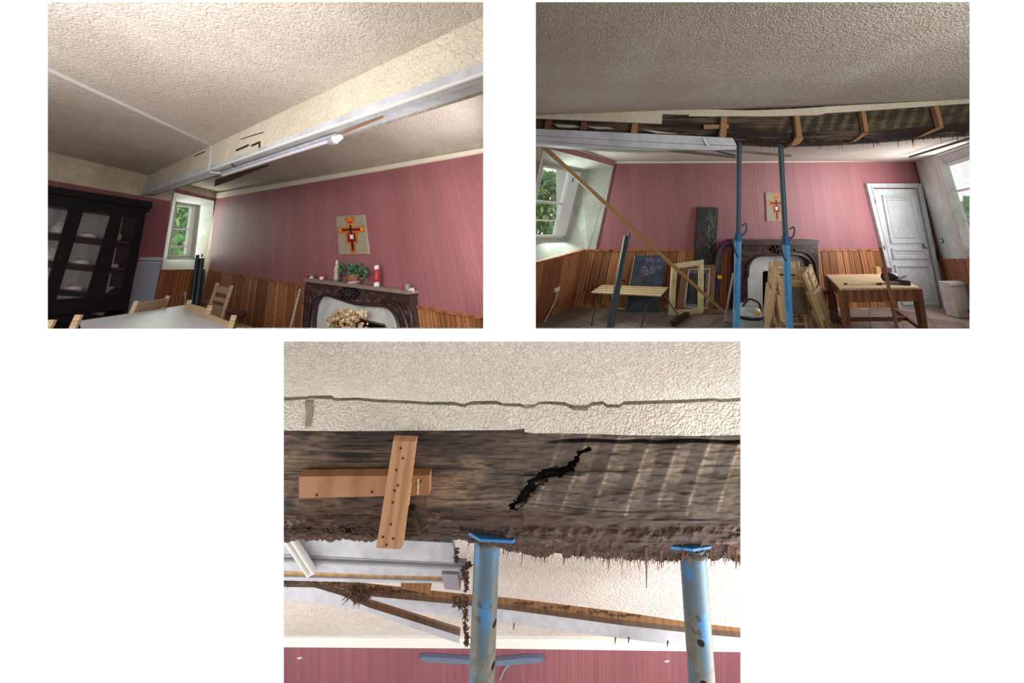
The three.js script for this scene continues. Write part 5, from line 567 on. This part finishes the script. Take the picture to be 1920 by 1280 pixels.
// hanging casing on the left
const lil = mat(0xd9dae4, 0.6, { map: scaled(T.grime, 1.2) });
{ const t = thing('beam_casing', 'broken end of lilac white casing boards left of the close blue posts', 'casing'); part('upper_board', slab(flatZ(1.46), [[450, 1001], [532, 1003.5], [700, 1010], [848, 1017.5], [851, 1030], [857, 1055], [700, 1047], [450, 1034]], -0.015, 0.01), lil, t); part('lower_board', slab(flatZ(1.465), [[450, 1036], [700, 1048], [874, 1057], [876, 1082], [700, 1077], [450, 1066]], -0.015, 0.006), lil, t); part('moulding', tube([at(450, 1049, 1.452), at(700, 1058, 1.452), at(874, 1066, 1.452)], 0.008, 20, 8), lil, t); part('bare_edge', slab(flatZ(1.47), [[450, 1068], [640, 1073], [700, 1073], [878, 1081], [878, 1088], [700, 1086], [450, 1079]], -0.02, 0), mat(0xe0c8b4, 0.8, { map: scaled(T.pale, 2, 6) }), t); part('lower_lip', slab(flatZ(1.475), [[450, 1079], [700, 1086], [838, 1090], [838, 1093], [700, 1092], [450, 1086]], -0.02, 0.012), lil, t);
  part('end_moulding', [bar(at(541, 1008, 1.44), at(585, 1074, 1.44), 0.035, 0.02, fwd), cyl(at(549, 1008, 1.43), at(590, 1072, 1.43), 0.011), cyl(at(536, 1012, 1.43), at(578, 1077, 1.43), 0.007)], M.white, t); part('block', slab(flatZ(1.45), [[828, 1076], [858, 1077], [863, 1107], [834, 1104]], -0.02, 0.01), mat(0xa9a2aa, 0.7), t, 'lilac grey block'); base(t); }
solo('wood_packing', 'brown wood block under the lilac casing end', 'block', slab(flatZ(1.56), [[752, 1091], [800, 1090], [808, 1101], [806, 1113], [752, 1104]], -0.06, 0), mat(0xa8846c, 0.85, { map: scaled(T.pale, 5, 5) }));
function board(label, edgeTop, edgeBot, faceBot, z0, z1, m) { const t = thing('fallen_board', label, 'board'), n = edgeTop.length, zz = (i) => z0 + (z1 - z0) * i / (n - 1), e = edgeTop.map(([x, y], i) => at(x, y, zz(i) + 0.03)), f = edgeBot.map(([x, y], i) => at(x, y, zz(i))), g = faceBot.map(([x, y], i) => at(x, y, zz(i) + 0.01)), eg = [], fg = []; for (let i = 0; i + 1 < n; i++) { const bk = (q) => q.clone().addScaledVector(fwd, 0.02); eg.push(hexa([e[i], e[i + 1], f[i + 1], f[i]], [e[i], e[i + 1], f[i + 1], f[i]].map(bk))); fg.push(hexa([f[i], f[i + 1], g[i + 1], g[i]], [f[i], f[i + 1], g[i + 1], g[i]].map(bk))); } part('bare_edge', eg, mat(0xd6b4a0, 0.85, { map: scaled(T.pale, 3, 8) }), t, 'bare brown wood edge'); part('painted_face', fg, m, t, 'lilac white painted face'); return base(t); }
board('long fallen lilac board with brown edge passing behind both close blue posts', [[560, 1088], [690, 1103], [860, 1122], [960, 1131], [1160, 1156], [1300, 1177], [1388, 1187], [1460, 1196]], [[560, 1096], [690, 1117], [860, 1133], [960, 1144], [1160, 1171], [1300, 1187], [1388, 1195], [1460, 1203]], [[560, 1098], [700, 1135], [860, 1157], [960, 1170], [1160, 1196], [1300, 1213], [1380, 1221], [1460, 1228]], 1.62, 1.52, lil);
board('tapering lilac sliver of casing hanging down to the left close post', [[450, 1089], [532, 1093], [590, 1098], [640, 1113], [690, 1133], [770, 1158], [862, 1187]], [[450, 1097], [532, 1100], [590, 1101], [640, 1116], [690, 1138], [770, 1163], [862, 1192]], [[450, 1120], [532, 1122], [590, 1130], [640, 1136], [690, 1146], [770, 1176], [861, 1206]], 1.56, 1.5, lil);
// rotten wood hanging in tufts
function tuft(label, spots, n, len) { const g = []; for (let i = 0; i < n; i++) { const [x, y, sx, sy, z] = spots[i % spots.length], q = at(x + rr(-sx, sx), y + rr(-sy, sy), z + rr(-0.02, 0.02)); g.push(bar(q, q.clone().add(V(rr(-1, 1) * len, rr(-1, 0.5) * len, rr(-1, 1) * len * 0.6)), rr(0.003, 0.008), 0.004, fwd, 0.001, 0.001)); } const m = solo('rotten_fibres', label, 'wood fibres', g, mat(0x5c4332, 0.95)); m.userData.kind = 'stuff'; return m; }
tuft('matted brown rotten wood lying along the fallen boards at the left', [[545, 1088, 14, 4, 1.5], [580, 1086, 16, 5, 1.5], [620, 1092, 18, 5, 1.5], [665, 1101, 18, 6, 1.5], [700, 1104, 30, 3, 1.55], [760, 1108, 40, 2, 1.58]], 420, 0.022); tuft('tuft of brown rotten wood hanging off the tapering sliver', [[676, 1120, 14, 9, 1.5], [668, 1112, 12, 6, 1.5]], 130, 0.03);
tuft('hanging string of rotten wood crumbs left of the left close post', [[871, 1070, 5, 8, 1.44], [878, 1058, 5, 5, 1.44], [857, 1128, 9, 9, 1.46], [874, 1095, 3, 14, 1.45], [873, 1135, 4, 18, 1.45], [873, 1170, 3, 18, 1.45], [875, 1200, 3, 12, 1.45], [855, 1040, 3, 14, 1.45]], 330, 0.014); tuft('line of brown crumbs on top of the long fallen board at right', [[980, 1131, 20, 1.5, 1.6], [1040, 1138, 30, 1.5, 1.6], [1110, 1147, 30, 2, 1.58], [1170, 1153, 30, 1.5, 1.57]], 160, 0.01);
// far ceiling, cornice and red wall
structure('ceiling', slab(FC3, [[380, 960], [1540, 960], [1540, 1206], [380, 1196]], -0.03, 0), stucco3b);
structure('trim_9', slab(flatZ(2.17), [[380, 1194], [960, 1197.5], [1540, 1203], [1540, 1224], [960, 1216], [380, 1212]], -0.03, 0.03), mat(0xf0f2ea, 0.7));
const W3 = flatZ(2.2); structure('wall_back', slab(W3, [[380, 1190], [1540, 1190], [1540, 1500], [380, 1500]], -0.05, 0), mat(0xb07880, 0.55, { map: scaled(T.paperTint, 0.7, 0.4), bumpMap: scaled(T.paper, 0.7, 0.4), bumpScale: 0.003 }));
solo('plastic_strap', 'dented blue grey plastic strap on the red wall, left of the close post', 'strap', slab(W3, [[786, 1233], [796, 1231], [830, 1233], [882, 1237], [882, 1246], [830, 1243], [795, 1241]], 0.002, 0.02), mat(0x6f7f98, 0.4)); solo('plastic_strap', 'dented blue grey plastic strap on the red wall, right of the close post', 'strap', slab(W3, [[924, 1239], [960, 1236], [985, 1233], [1010, 1233], [1022, 1236], [1008, 1243], [975, 1245], [948, 1248], [924, 1247]], 0.002, 0.02), mat(0x6f7f98, 0.4)); solo('plastic_tie', 'thin pale tie hanging from the right plastic strap', 'tie', tube([[955, 1245], [947, 1254], [941, 1266], [938, 1274]].map((q) => W3.off(0.012).hit(...q)), 0.005), mat(0x9aa2ae, 0.5));
for (const [x, y, l] of [[561, 1234, 'small white plugged hole on the red wall at the far left'], [1250, 1240, 'small white chip on the red wall beside the right close post']]) solo('wall_chip', l, 'chip', slab(W3, [[x - 5, y], [x + 1, y - 2], [x + 6, y - 1], [x + 1, y + 2]], 0.001, 0.005), M.white);
{ const l = [['small dark splinter caught on the cornice, left of two more', 1153, 1200], ['small double splinter hanging over the cornice', 1178, 1199], ['little splinter on the cornice near the right close post', 1251, 1206], ['little dark splinter below the long board beside the left post', 963, 1174]]; for (const [n, x, y] of l) solo('wood_splinter', n, 'splinter', bar(at(x + 1, y - 5, 1.5), at(x, y + 6, 1.5), 0.006, 0.003, fwd, 0.003, 0.002), mat(0x4a3426, 0.9)); }
// shell of the third room
structure('wall_left', prism([at(440, 632, 0.66), at(440, 1500, 0.66), at(440, 1500, 2.3), at(440, 632, 2.3)].map((q) => q.setX(Math.min(q.x, -1.4)).setX(-3.2)), V(-0.05, 0, 0)), M.plaster); structure('wall_right', prism([at(1480, 632, 0.66), at(1480, 1500, 0.66), at(1480, 1500, 2.3), at(1480, 632, 2.3)].map((q) => q.setX(3.2)), V(0.05, 0, 0)), M.plaster);
{ const a = at(960, 1500, 0.66), b = at(960, 1500, 2.3); structure('floor', prism([V(-3.2, b.y, a.z + 0.3), V(3.2, b.y, a.z + 0.3), V(3.2, b.y, b.z), V(-3.2, b.y, b.z)], V(0, -0.08, 0)), floorTile); }

// ---------------------------------------------------------------- area lamps in the windows and in the added, unseen openings
{ const mid = (r) => frontPt((r[0] + r[2]) / 2, (r[1] + r[3]) / 2).addScaledVector(fwd, 0.07);
  openingLight(mid(FILL1), mid(FILL1).add(V(-0.4, 0.15, -5)), 3.0, 1.2, LIGHT.a); openingLight(mid(FILL2), mid(FILL2).add(V(0, 0, -5)), 3.6, 1.3, LIGHT.b); openingLight(mid(FILL3), at(960, 900, 1.4), 1.8, 1.9, LIGHT.c * 0.5); openingLight(mid(FILL3B), at(960, 900, 1.4), 1.8, 1.9, LIGHT.c * 1.25);
  const c1 = pw1.P(0.4, 0.5, 0.1); openingLight(c1, c1.clone().add(LEFT1.n), 0.9, 1.2, LIGHT.w1, 0xf2fff4); const c2 = pw2.P(0.5, 0.5, 0.12); openingLight(c2, c2.clone().add(LD2.n), 1.0, 1.3, LIGHT.w2, 0xf2fff4); const c3 = pw3.P(0.5, 0.5, 0.12); openingLight(c3, c3.clone().add(RW2.n), 1.3, 1.7, LIGHT.w3); }
renderer.render(scene, camera);
